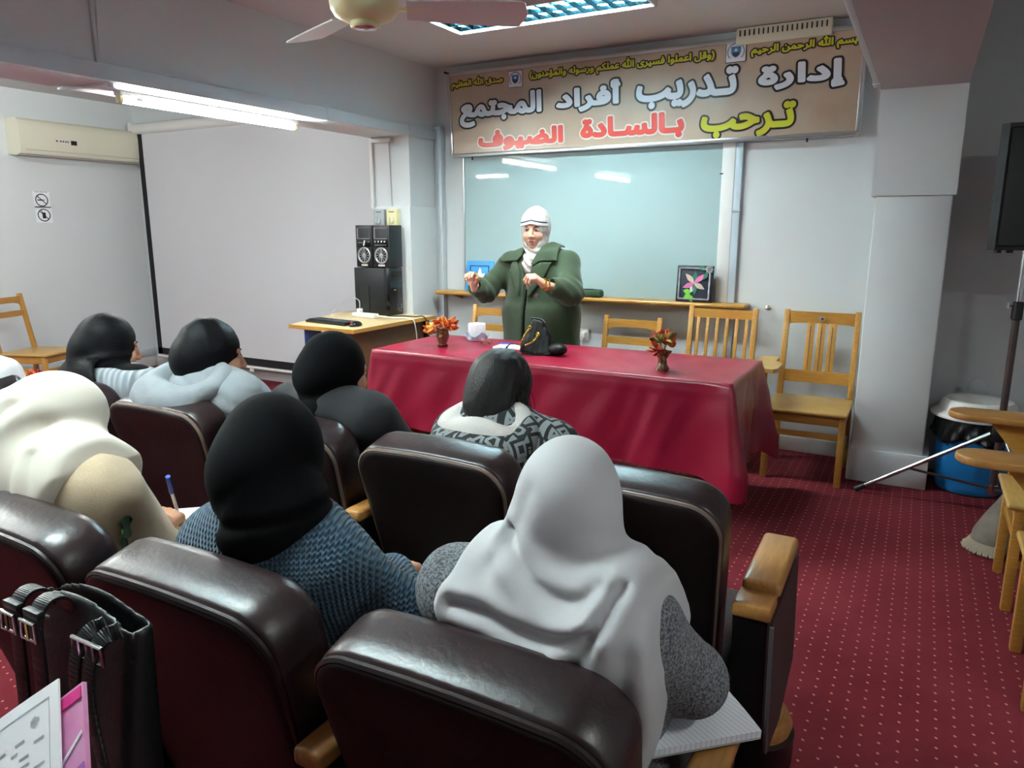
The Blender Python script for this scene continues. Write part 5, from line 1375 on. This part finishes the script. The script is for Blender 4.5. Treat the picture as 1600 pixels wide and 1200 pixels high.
MB().tube([tip + (.03, -.02, .075), tip + (-.012, .03, -.045)], .0045, 10).build('barrel', mat('clear_pen', '#cfd6df', .2), pn)
MB().tube([tip + (.045, -.035, .115), tip + (.024, -.014, .062)], .0062, 10).build('cap', mat('pen_cap_blue', '#1d3f9e', .3), pn)
pp = thing('paper_sheets', 'cream and white sheets under the writing hand beside the beige coat', 'paper', (-1.66, 1.15, .7))
Rp = Matrix.Rotation(.75, 4, 'Z')
MB().box((-1.655, 1.15, .732), (.2, .28, .008), .75, .001).build('white_sheet', M['paper'], pp)
MB().box((-1.625, 1.115, .739), (.16, .25, .005), .68, .001).build('cream_sheet', mat('cream_paper', '#e5dcb4', .7), pp)
fb = MB().box((-1.67, 1.15, .72), (.23, .31, .014), .75, .004).build('folder', mat('brown_folder', '#6b5a4a', .6), pp)
# ---- front row: woman in the pale grey hoodie
def sitter(label, cx, hc, f, hs=1., dx=.0, sh_z=.93, skin='skin', tw=1., y=1.84):
    nkx = (hc[0] * .6 + cx * .4)
    g = skeleton((cx, y, .56), (nkx, hc[1] - .045, hc[2] - .075), hc, f, (cx - .155 + dx, hc[1] - .02, sh_z), (cx + .155 + dx, hc[1] - .02, sh_z + .005), (cx - .195, y + .06, .7), (cx + .195, y + .06, .7), (cx - .09, y + .3, .655), (cx + .09, y + .3, .655), hs=hs, tw=tw)
    ob = person(label, g, M[skin], rest_hands(g.wr, [(.3, 1, -.3), (-.3, 1, -.3)]), hh=.005)
    face_parts(ob, g); trousers(ob, g, M['darktrous']); shoes(ob, g, M['shoeblack']); return ob, g
M['palehood'] = mat('pale_grey_fleece', '#888e93', .95, bump=.3, bscale=160, var=.08, vscale=20)
ob, g = sitter('woman in black headscarf and pale grey hooded jacket, front row', -2.12, (-2.115, 1.69, 1.068), (.42, .9, -.12), tw=1.08)
nk = np.array(g.neck)
def top(P, g=g):
    d = smin(torso_f(P, g, .024), arms_f(P, g, .026, cuff=.9), .05)
    q = np.sin((P[..., 0] * .6 + P[..., 2]) * 62) ; d = d - .006 * np.abs(q) - .012 * rid(P, 20, 3)
    return d
lo, hi = bbox(g.hip, g.neck, *g.sh, *g.el, *g.wr, pad=.2); hi[2] = 1.06
sdf_obj('jacket', top, lo, hi, .009, M['palehood'], ob)
def hood_ring(P, c, R, ma, mi, mx, ht):
    p = (P - np.array(c, f32)) @ R.astype(f32)
    e = np.sqrt((p[..., 0] / mx) ** 2 + p[..., 1] ** 2); return np.sqrt((e - ma) ** 2 + (p[..., 2] / ht) ** 2) - mi
Rh = frame((0, 1, .35))
def hood(P):
    d = hood_ring(P, nk + (-.01, -.045, .0), Rh, .098, .034, 1.3, 1.25)
    d = smin(d, ell(P, nk + (-.03, -.12, -.055), (.15, .07, .075)), .04)
    d = smax(d, -ell(P, nk + (-.01, -.05, .06), (.085, .07, .07)), .02)
    return d - .014 * rid(P, 20, 13) - .004 * rid(P, 45, 14)
sdf_obj('hood', hood, nk - .28, nk + (.24, .2, .14), .007, M['palehood'], ob)
MB().tube(bez([tuple(nk + (.13, .02, .03)), tuple(nk + (.17, .03, -.04)), tuple(nk + (.19, .05, -.1))]), .004, 6).build('drawstring', M['white'], ob)
def scarf(P, g=g):
    d, p = scarf_head(P, g, .98, bun=.03, low=.0)
    d = smin(d, cap(P, loc(g, 0, -.02, -.07), nk + (0, .02, .0), .072, .075), .03)
    d = smax(d, -face_hole(p, 1, .054, .082), .008)
    return d - .004 * rid(P * np.array((1., .35, .8), f32), 26, 17) + .004 * np.sin(p[..., 1] * 120 + p[..., 2] * 30) * np.clip(p[..., 2] * 8, 0, 1) * .4
sdf_obj('headscarf', scarf, np.array(g.hc) - .24, np.array(g.hc) + .2, .006, M['blackshine'], ob)
# ---- front row: woman in the grey knit vest
M['vest'] = knit('grey_vest_knit', '#aab2b8', '#7f888f', .03, .2, .8)
ob, g = sitter('woman in black headscarf and grey knit vest, leftmost in the front row', -2.655, (-2.68, 1.685, 1.055), (.3, .93, -.16))
nk = np.array(g.neck)
lo, hi = bbox(g.hip, g.neck, *g.sh, *g.el, *g.wr, pad=.2); hi[2] = 1.05
sdf_obj('black_top', lambda P, g=g: smin(torso_f(P, g, .008), arms_f(P, g, .016, cuff=.92), .04) - .003 * wob(P, 30, 5), lo, hi, .01, M['black'], ob)
def vest(P, g=g):
    d = torso_f(P, g, .026)
    for q in (0, 1): d = smin(d, sph(P, np.array(g.sh[q]) + (0, 0, -.005), .078), .04); d = smax(d, -(cap(P, np.array(g.sh[q]) + ((-.03, .03)[q], 0, -.02), g.el[q], .045, .08)), .01)
    return smax(d, P[..., 2] - 1.0 - .0 * P[..., 0], .02)
sdf_obj('knit_vest', vest, lo, hi, .009, M['vest'], ob)
def scarf(P, g=g):
    d, p = scarf_head(P, g, .99, bun=.03, low=.01)
    d = smin(d, cap(P, loc(g, 0, -.02, -.07), nk + (0, .02, .0), .072, .085), .03)
    X, Y, Z = P[..., 0], P[..., 1], P[..., 2]
    tor = torso_f(P, g, .04)
    reg = poly2(X, Z, [(-2.6, 1.03), (-2.78, 1.02), (-2.9, .93), (-2.86, .84), (-2.76, .8), (-2.72, .86), (-2.58, .84), (-2.56, .95)])
    d = smin(d, smax(np.abs(tor - .004) - .007, smax(reg, Y - 1.72, .02), .01), .03)
    d = smax(d, -face_hole(p, 1, .054, .082), .008)
    return d - .005 * rid(P * np.array((1, .35, .8), f32), 26, 27)
sdf_obj('headscarf', scarf, (-2.95, 1.42, .76), (-2.45, 1.9, 1.24), .0065, M['blackshine'], ob)
# ---- front row: woman in the black coat
ob, g = sitter('woman in black headscarf and black coat, front row before the desk', -1.575, (-1.565, 1.7, 1.058), (.24, .95, -.15))
nk = np.array(g.neck)
lo, hi = bbox(g.hip, g.neck, *g.sh, *g.el, *g.wr, pad=.2); hi[2] = 1.05
def top(P, g=g):
    d = smin(torso_f(P, g, .022), arms_f(P, g, .022, cuff=.95), .04)
    return d + .005 * np.exp(-(pline(P[..., 0], P[..., 2], [(-1.7, .975), (-1.55, .955), (-1.44, .93)]) / .006) ** 2) - .006 * rid(P, 18, 6)
sdf_obj('coat', top, lo, hi, .009, mat('black_coat_cloth', '#121418', .85, bump=.2, bscale=350), ob)
def scarf(P, g=g):
    d, p = scarf_head(P, g, .98, bun=.03)
    d = smin(d, cap(P, loc(g, 0, -.01, -.07), nk + (.0, .01, -.03), .076, .1), .03)
    d = smin(d, cap(P, loc(g, .03, .05, -.1), nk + (.1, .1, -.06), .06, .05), .04)
    d = smax(d, -face_hole(p, 1, .054, .082), .008)
    return d - .004 * rid(P * np.array((1, .8, .5), f32), 20, 37)
sdf_obj('headscarf', scarf, np.array(g.hc) - .26, np.array(g.hc) + (.22, .22, .2), .0065, M['black'], ob)
# ---- front row: girl with dark hair and a patterned hoodie
M['print'] = letterprint('letter_print_fleece'); M['fleece'] = mat('white_fleece', '#c9c5c1', .95, bump=.6, bscale=120)
M['hair'] = mat('dark_hair', '#0b0a0a', .5, bump=.5, bscale=60, stretch=(5, 5, .6), spec=.3)
ob, g = sitter('girl with loose dark hair and a grey letter-print hoodie, front row', -1.045, (-1.06, 1.86, 1.015), (.05, .9, -.45), hs=.97, sh_z=.87, y=1.83)
nk = np.array(g.neck)
lo, hi = bbox(g.hip, g.neck, *g.sh, *g.el, *g.wr, pad=.2); hi[2] = 1.0
sdf_obj('hoodie', lambda P, g=g: smin(torso_f(P, g, .024), arms_f(P, g, .024, cuff=.92), .05) - .008 * rid(P, 18, 3), lo, hi, .009, M['print'], ob)
Rh = frame((0, 1, .55))
def hood(P):
    d = hood_ring(P, nk + (0, -.06, -.02), Rh, .1, .034, 1.25, 1.3)
    d = smin(d, ell(P, nk + (0, -.12, -.07), (.15, .06, .08)), .05)
    return smax(d, -ell(P, nk + (.0, -.05, .045), (.105, .085, .07)), .015) - .005 * wob(P, 26, 23)
sdf_obj('hood', hood, nk - .28, nk + (.26, .2, .16), .007, M['print'], ob)
def lining(P):
    d = hood_ring(P, nk + (0, -.06, .006), Rh, .084, .029, 1.25, 1.1); d = smin(d, ell(P, nk + (.01, -.105, .004), (.1, .04, .034)), .03)
    return d - .012 * wob(P, 42, 33)
sdf_obj('hood_lining', lining, nk - .24, nk + (.24, .2, .14), .006, M['fleece'], ob)
def hair(P, g=g):
    p = (P - np.array(g.hc, f32)) @ g.R.astype(f32) / f32(g.hs)
    d = ell(p, (0, -.022, .036), (.091, .108, .104))
    d = smin(d, ell(p, (.0, -.05, -.05), (.085, .07, .09)), .05)
    d = smin(d, cap(p, (.07, .0, -.03), (.085, .03, -.16), .03, .014), .03)
    d = smin(d, cap(p, (-.07, .0, -.02), (-.08, .02, -.12), .03, .016), .03)
    d = smax(d, -ell(p, (0, .13, -.03), (.062, .1, .1)), .012)
    a = np.arctan2(p[..., 0], -p[..., 1] + .02)
    q = p * np.array((1, 1, .16), f32)
    return (d - .005 * rid(q, 60, 4) - .004 * rid(q, 120, 6) - .005 * wob(p, 26, 4)) * g.hs
random.seed(12); mb = MB()
for k in range(26):
    a = random.choice((-1, 1)) * random.uniform(.8, 1.9); b = loc(g, .088 * math.sin(a), -.02 - .09 * math.cos(a), random.uniform(-.02, .06)); L = random.uniform(.1, .19); o = random.uniform(.006, .03)
    dr_ = g.R @ np.array((math.sin(a), -math.cos(a), 0))
    mb.tube(bez([b, b + dr_ * o + (0, 0, -L * .5), b + dr_ * o * .8 + (0, 0, -L)], 5), .0009, 4)
hv, hf = snet(hair, np.array(g.hc) - .2, np.array(g.hc) + .2, .0045)
mesh_obj('hair', np.vstack([hv, np.array(mb.v)]), [tuple(q) for q in hf.tolist()] + [tuple(i + len(hv) for i in q) for q in mb.f], M['hair'], ob, sharp=None)
nb = thing('paper_sheet', 'white paper on the lap of the girl in the printed hoodie', 'paper', (-1.3, 1.95, .66))
MB().sheet(lambda u, v: (-1.37 + .2 * u, 1.86 + .28 * v, .745 + .05 * v + .012 * math.sin(u * 3.14)), 8, 8, .004).build('sheet', M['paper'], nb)
MB().box((-1.27, 2.0, .725), (.21, .29, .014), Matrix.Rotation(.17, 4, 'X'), .003).build('clipboard', M['deskbrown'], nb)
# ---- the speaker: standing behind the table
M['greencoat'] = mat('green_wool_coat', '#26391f', .85, bump=.2, bscale=300, var=.12, vscale=8, sheen=.2)
M['whitescarf'] = mat('white_print_scarf', '#c9c6c4', .7, bump=.1, bscale=300, var=.25, vscale=38, vcol='#a39a94')
M['undercap'] = mat('white_undercap', '#cfcecc', .7); M['navyband'] = mat('navy_band', '#20263a', .7)
hx, hy = -2.31, 4.62
HC = (-2.335, 4.565, 1.487)
g = Fig(); g.__dict__.update(hip=(hx, hy, .86), neck=(-2.325, 4.59, 1.345), hc=HC, R=frame((.2, -.96, -.1)), sh=((-2.525, 4.58, 1.272), (-2.095, 4.59, 1.275)), el=((-2.66, 4.45, 1.075), (-2.0, 4.44, 1.085)), wr=((-2.66, 4.285, 1.125), (-2.125, 4.275, 1.15)), hs=1.06, tw=1.2, kn=((hx - .1, hy, .48), (hx + .1, hy - .02, .48)), an=((hx - .1, hy + .02, .09), (hx + .1, hy, .09)))
def body(P, g=g):
    d = ell(P, (hx, hy, .95), (.2, .15, .22)); d = smin(d, ell(P, (hx, hy - .02, 1.17), (.19, .14, .2)), .08)
    for q in (0, 1): d = smin(d, cap(P, np.array(g.neck) - (0, 0, .03), g.sh[q], .05, .055), .04)
    d = smin(d, arms_f(P, g, -.006), .03); d = smin(d, legs_f(P, g, .0), .05)
    d = smin(d, cap(P, np.array(g.neck) - (0, 0, .03), lerp(g.neck, g.hc, .7), .055, .052), .03)
    for q in (0, 1): a = np.array(g.an[q]); d = smin(d, cap(P, a + (0, .02, -.045), a + (0, -.13, -.06), .03, .026), .02)
    return d
base = (hx, hy, 0)
hands = [hand_list(g.wr[0], (.1, -.45, .75), (.25, -1, -.35), (.75, .85, .95, 1.0, .7), -1, s=1.05), hand_list(g.wr[1], (-.45, -.5, .55), (-.5, -.1, -.6), (.95, 1.0, 1.05, 1.1, .8), 1, s=1.05)]
c = np.array(HC)
V, F = join(snet(body, (hx - .5, hy - .5, 0), (hx + .5, hy + .3, 1.46), .013), snet(lambda P: smin(head_f(P, HC, g.R, g.hs), cap(P, g.neck, lerp(g.neck, HC, .8), .052, .05), .02), c - .18, c + .18, .003), hand_mesh(hands[0], .0028), hand_mesh(hands[1], .0028))
ob = mesh_obj('person', V - np.array(base), F, M['skinp'], None, sharp=None); ob.location = base; ORG[ob] = base
tag(ob, 'woman in green coat and white headscarf standing with both hands raised', 'person')
face_parts(ob, g)
def coat_core(P, o=0.):
    d = ell(P, (hx, hy, 1.16), (.26 + o, .185 + o, .24 + o)); d = smin(d, ell(P, (hx, hy, .92), (.275 + o, .2 + o, .26 + o)), .1)
    for q in (0, 1): d = smin(d, cap(P, np.array(g.neck) - (0, 0, .06), g.sh[q], .06 + o, .075 + o), .06)
    Z = P[..., 2]
    skirt = np.sqrt(((P[..., 0] - hx) / 1.15) ** 2 + ((P[..., 1] - hy) / .82) ** 2) - (.275 - .05 * np.clip((Z - .4) / .6, 0, 1)) - o
    d = smin(d, smax(smax(skirt, Z - .95, .03), .42 - Z, .01), .08)
    return d
def sleeves(P, o=0.):
    d = None
    for q in (0, 1):
        m = lerp(g.el[q], g.wr[q], .62)
        e = smin(cap(P, g.sh[q], g.el[q], .07 + o, .078 + o), cap(P, g.el[q], m, .078 + o, .07 + o), .03)
        e = smax(e, -cap(P, lerp(g.el[q], g.wr[q], .45), lerp(g.el[q], g.wr[q], 1.3), .035, .062), .006)
        d = e if d is None else np.minimum(d, e)
    return d
def coat(P):
    X, Y, Z = P[..., 0], P[..., 1], P[..., 2]
    d = smin(coat_core(P), sleeves(P), .05)
    d = d - .009 * rid(P * np.array((1, 1, .5), f32), 15, 14) - .003 * wob(P * np.array((1, 1, .4), f32), 34, 15)
    for q in (0, 1): d = d + .006 * np.sin(((P - np.array(g.el[q], f32)) @ np.array((.3, .9, .6), f32)) * 95) * np.exp(-(sph(P, g.el[q], 0) / .12) ** 2)
    w = .012 + .02 * np.clip((1.25 - Z) / .5, 0, 1) * 0 + .03 * np.clip((Z - 1.17) / .1, 0, 1)
    slit = smax(np.abs(X - (hx - .025 - .03 * (1.2 - Z))) - w, Y - (hy - .1), .01)
    d = smax(d, -slit, .008)
    nkh = ell(P, (-2.33, 4.55, 1.39), (.085, .1, .1)); return smax(d, -nkh, .01)
sdf_obj('coat', coat, (hx - .52, hy - .52, .36), (hx + .52, hy + .34, 1.46), .0085, M['greencoat'], ob)
sdf_obj('black_dress', lambda P: smax(smax(smin(ell(P, (hx, hy, 1.12), (.2, .15, .25)), cap(P, (hx, hy, .9), (hx, hy, .2), .2, .22), .1), P[..., 2] - 1.3, .02), .14 - P[..., 2], .01), (hx - .32, hy - .32, .1), (hx + .32, hy + .32, 1.36), .012, M['black'], ob)
def patch(name, pts, o, th, m, ymax=hy - .03):
    def f(P):
        s = np.abs(smin(coat_core(P), sleeves(P), .05) - o) - th
        return smax(smax(s, poly2(P[..., 0], P[..., 2], pts), .006), P[..., 1] - ymax, .01)
    A = np.array(pts); return sdf_obj(name, f, (A[:, 0].min() - .03, hy - .36, A[:, 1].min() - .03), (A[:, 0].max() + .03, ymax + .04, A[:, 1].max() + .03), .0055, m, ob)
patch('collar', [(-2.385, 1.385), (-2.45, 1.36), (-2.575, 1.295), (-2.53, 1.275), (-2.415, 1.285), (-2.385, 1.32)], .017, .006, M['greencoat'], hy + .02)
patch('collar', [(-2.25, 1.4), (-2.19, 1.43), (-2.14, 1.38), (-2.125, 1.29), (-2.24, 1.285), (-2.285, 1.25), (-2.3, 1.27)], .017, .006, M['greencoat'], hy + .02)
patch('lapel', [(-2.42, 1.285), (-2.46, 1.28), (-2.475, 1.22), (-2.42, 1.12), (-2.385, 1.04), (-2.375, 1.08), (-2.38, 1.2)], .012, .005, M['greencoat'])
patch('lapel', [(-2.29, 1.25), (-2.24, 1.28), (-2.16, 1.285), (-2.2, 1.18), (-2.29, 1.06), (-2.315, 1.04), (-2.31, 1.15)], .012, .005, M['greencoat'])
MB().lathe([(.017, 0), (.016, .006), (.002, .007)], (-2.235, 4.395, 1.06), 20, Matrix.Rotation(math.radians(90), 3, 'X')).build('coat_button', M['bronze'], ob)
def scarf(P, g=g):
    d, p = scarf_head(P, g, 1.0, bun=0)
    d = smin(d, ell(p, (0, -.03, .03), (.094, .105, .118)) * g.hs, .03)
    d = smin(d, cap(P, loc(g, 0, .0, -.08), np.array(g.neck) + (-.0, -.03, -.055), .08, .085), .04)
    d = smin(d, ell(P, np.array(g.neck) + (-.005, -.085, -.1), (.07, .06, .085)), .04)
    d = smax(d, -ell(p, (0, .125, -.03), (.059, .085, .086)) * g.hs, .006)
    d = d - .004 * np.sin(P[..., 2] * 130 + P[..., 0] * 60 + 2 * np.sin(P[..., 0] * 40)) * np.clip((1.42 - P[..., 2]) / .06, 0, 1)
    return d - .0025 * wob(P, 45, 51)
sdf_obj('headscarf', scarf, c - (.17, .2, .28), c + (.17, .19, .18), .0045, M['whitescarf'], ob)
def band(P, o, z0, z1, g=g):
    p = (P - np.array(g.hc, f32)) @ g.R.astype(f32) / f32(g.hs)
    s = np.abs(ell(p, (0, -.01, .022), (.0915, .1135, .1175)) - o) - .0035
    return smax(smax(s, z0 - (p[..., 2] + .25 * np.abs(p[..., 0])), .002), smax((p[..., 2] + .25 * np.abs(p[..., 0])) - z1, -p[..., 1] + .02, .002), .002) * g.hs
for nm, z0, z1, m_ in (('undercap', .05, .068, 'undercap'), ('undercap_band', .068, .077, 'navyband')):
    sdf_obj(nm, lambda P: band(P, .0, z0, z1), c - .15, c + .17, .003, M[m_], ob)
for q, (w, m_) in enumerate(((g.wr[1], 'gold'), (lerp(g.wr[1], g.el[1], .12), 'gold'))):
    dd = np.array(g.wr[1]) - np.array(g.el[1]); Rr = frame(dd)
    MB().tube([tuple(np.array(w) + Rr @ np.array((math.cos(k*.3307) * .035, 0, math.sin(k*.3307) * .037))) for k in range(19)], .0045, 6, True).build('bracelet', M[m_], ob)
shoes_ = MB()
for q in (0, 1):
    a = np.array(g.an[q]); sdf_obj('shoe', lambda P: smax(smin(cap(P, a + (0, .03, -.04), a + (0, -.13, -.055), .045, .036), cap(P, a + (0, .02, -.04), a + (0, .01, .0), .05, .046), .03), -(P[..., 2] - .003), .008), a - (.08, .22, .12), a + (.08, .12, .08), .009, M['shoeblack'], ob)
# the small remote-like white clip in the speaker's hand
# ------------------------------------------------------------------ bag, papers and flowers around the seats
tb_ = thing('tote_bag', 'black leather tote bag with buckled straps leaning on a seat back', 'bag', (-1.06, .56, .47))
M['totebag'] = mat('black_tote_leather', '#131618', .42, bump=.2, bscale=120, spec=.45)
BX, BYY = -1.06, .585
def tote(P):
    X, Y, Z = P[..., 0] - BX, P[..., 1], P[..., 2]
    k = np.clip((Z - .47) / .48, 0, 1); yc = BYY - .03 + .045 * k; t = .05 - .032 * k
    top = .945 + .012 * np.cos(X * 20 + .4)
    d = smax(smax(np.abs(X) - .125, np.abs(Y - yc) - t, .025), smax(Z - top, .47 - Z, .01), .012)
    ins = smax(smax(np.abs(X) - .115, np.abs(Y - yc) - t + .007, .008), .86 - Z, .02); d = smax(d, -ins, .004)
    return d - .004 * wob(P * np.array((1, 1, .5), f32), 26, 61)
sdf_obj('bag_body', tote, (BX - .17, .46, .45), (BX + .17, .69, 1.0), .0055, M['totebag'], tb_)
def ribbon(pts, w, name):
    pts = bez(pts, 8); mb = MB()
    for a, b in zip(pts[:-1], pts[1:]): mb.bar(a, tuple(np.array(b) + (np.array(b) - np.array(a)) * .15), w, .005, .001, upv=(0, 1, 0))
    return mb.build(name, M['totebag'], tb_)
def buckle(c, s, w=.021, h=.016):
    c = np.array(c); MB().tube([tuple(c + (a * w, -.004, b * h)) for a, b in ((-1, -1), (1, -1), (1, 1), (-1, 1))], .0034, 8, True).tube([tuple(c + (0, -.006, -h)), tuple(c + (0, -.006, h))], .0024, 6).build('buckle', M['chrome'], s)
for x in (BX - .085, BX - .032):
    s = ribbon([(x, .522, .72), (x, .527, .87), (x, .531, .94), (x, .55, .962), (x, .575, .95), (x, .585, .9)], .032, 'strap')
    buckle((x, .522, .925), s, .0175, .014)
    MB().box((x, .528, .948), (.038, .012, .012), bev=.002).build('keeper', M['totebag'], s)
for x, dx in ((BX + .075, .0), (BX + .108, .012)):
    s = ribbon([(x, .57, .94), (x - .006, .545, .935), (x - .016, .53, .9), (x - .014, .522, .84), (x + dx, .515, .76)], .024, 'loose_strap')
    buckle((x - .008, .538, .918), s, .017, .013)
E1 = np.array((-.71, -.27, -.656)); E2 = np.array((.84, -.37, -.39)); E1 /= np.linalg.norm(E1); E2 = E2 - E1 * (E2 @ E1); E2 /= np.linalg.norm(E2); E3 = np.cross(E1, E2); E3 *= np.sign(-E3[1])
def leaf_sheet(T, bend, W=.21, L=.297):
    T = np.array(T)
    def fn(u, v): return tuple(T + E1 * W * u + E2 * L * v + E3 * bend * (math.sin(u * 2.2) * .6 - .5 * u * v))
    return fn
dc = thing('printed_sheets', 'printed white sheets propped before the tote bag at the picture corner', 'paper', (-.933, .47, .615))
sheet = leaf_sheet((-.933, .47, .926), .03, .245, .297)
MB().sheet(sheet, 14, 14, .003).build('sheet', M['paper'], dc)
def onsheet(u, v, o=.0022):
    a = np.array(sheet(u, v)); b = np.array(sheet(u + .01, v)); d_ = np.array(sheet(u, v + .01)); n_ = np.cross(b - a, d_ - a); n_ /= np.linalg.norm(n_); return a + n_ * o * np.sign(-n_[1])
def mark(mb, u0, u1, v0, v1):
    n = 5; V = []
    for k in range(n + 1): u = u0 + (u1 - u0) * k / n; V += [onsheet(u, v0), onsheet(u, v1)]
    mb.add(V, [(2*k, 2*k+2, 2*k+3, 2*k+1) for k in range(n)])
mb = MB(); mark(mb, .06, .98, .055, .06); mark(mb, .06, .064, .055, .95)
random.seed(3)
for k in range(18):
    v = .17 + k * .036; u = .1
    while u < .9:
        w = random.uniform(.03, .09)
        if random.random() < (.35 if k < 4 else .85): mark(mb, u, u + w, v, v + .009)
        u += w + .02
for k in range(8): mark(mb, .13 + .008 * k, .135 + .008 * k, .1 + .01 * abs(k - 4) * .4, .15 - .01 * abs(k - 4) * .4)
mb.build('print', mat('pale_print', '#9a9ca6', .7), dc, smooth=False)
bk_ = thing('pink_booklet', 'pink booklet standing behind the printed sheets by the tote bag', 'booklet', (-.9, .49, .615))
M['pinkcover'] = mat('pink_cover', '#d77bb0', .3, var=.35, vscale=9, vcol='#e3b3d3', coat=.4)
cov = leaf_sheet((-.897, .482, .926), .01, .2, .28)
MB().sheet(cov, 8, 10, .006).build('cover', M['pinkcover'], bk_)
def oncov(name, u0, u1, v0, v1, m, sl=0.): MB().sheet(lambda u, v: tuple(np.array(cov(u0 + (u1 - u0) * u, v0 + (v1 - v0) * v + sl * u)) + E3 * .0042), 6, 4, .0016).build(name, m, bk_)
oncov('top_stripe', .01, .9, .015, .07, mat('hot_pink', '#d0347f', .35)); oncov('purple_stripe', .01, .5, .36, .44, mat('purple_print', '#a465b8', .35), .06); oncov('white_stripe', .02, .3, .22, .235, M['paper'], .12)
wj = thing('white_jacket', 'white jacket draped over the leftmost front row seat', 'jacket', (-3.3, 1.5, .6))
RJ = np.array(Matrix.Rotation(TILT, 3, 'X'))
def jk(P):
    return rbox(P, (-3.355, 1.553, .765), (.25, .084, .215), .05, RJ) - .012 - .018 * rid(P * np.array((1, 1, .4), f32), 16, 71) - .004 * wob(P, 40, 72)
sdf_obj('cloth', lambda P: smax(np.abs(jk(P)) - .007, .6 + .12 * np.abs(P[..., 0] + 3.4) - P[..., 2], .01), (-3.7, 1.36, .56), (-3.04, 1.76, 1.06), .008, M['paper'], wj)
fl = thing('flower_pot', 'large bunch of rust and pink paper flowers at the left edge', 'flowers', (-5.3, 2.7, 0))
MB().lathe([(.1, 0), (.11, .01), (.09, .05), (.1, .2), (.13, .36), (.12, .4), (.1, .38)], (-5.3, 2.7, 0), 28).build('pot', M['terra'], fl)
bouquet((-5.3, 2.7, .36), fl, 44, .3, .17, 21, [M['petal'], M['petalr'], M['petal2'], M['petalpk'], M['petalr'], M['petal']])
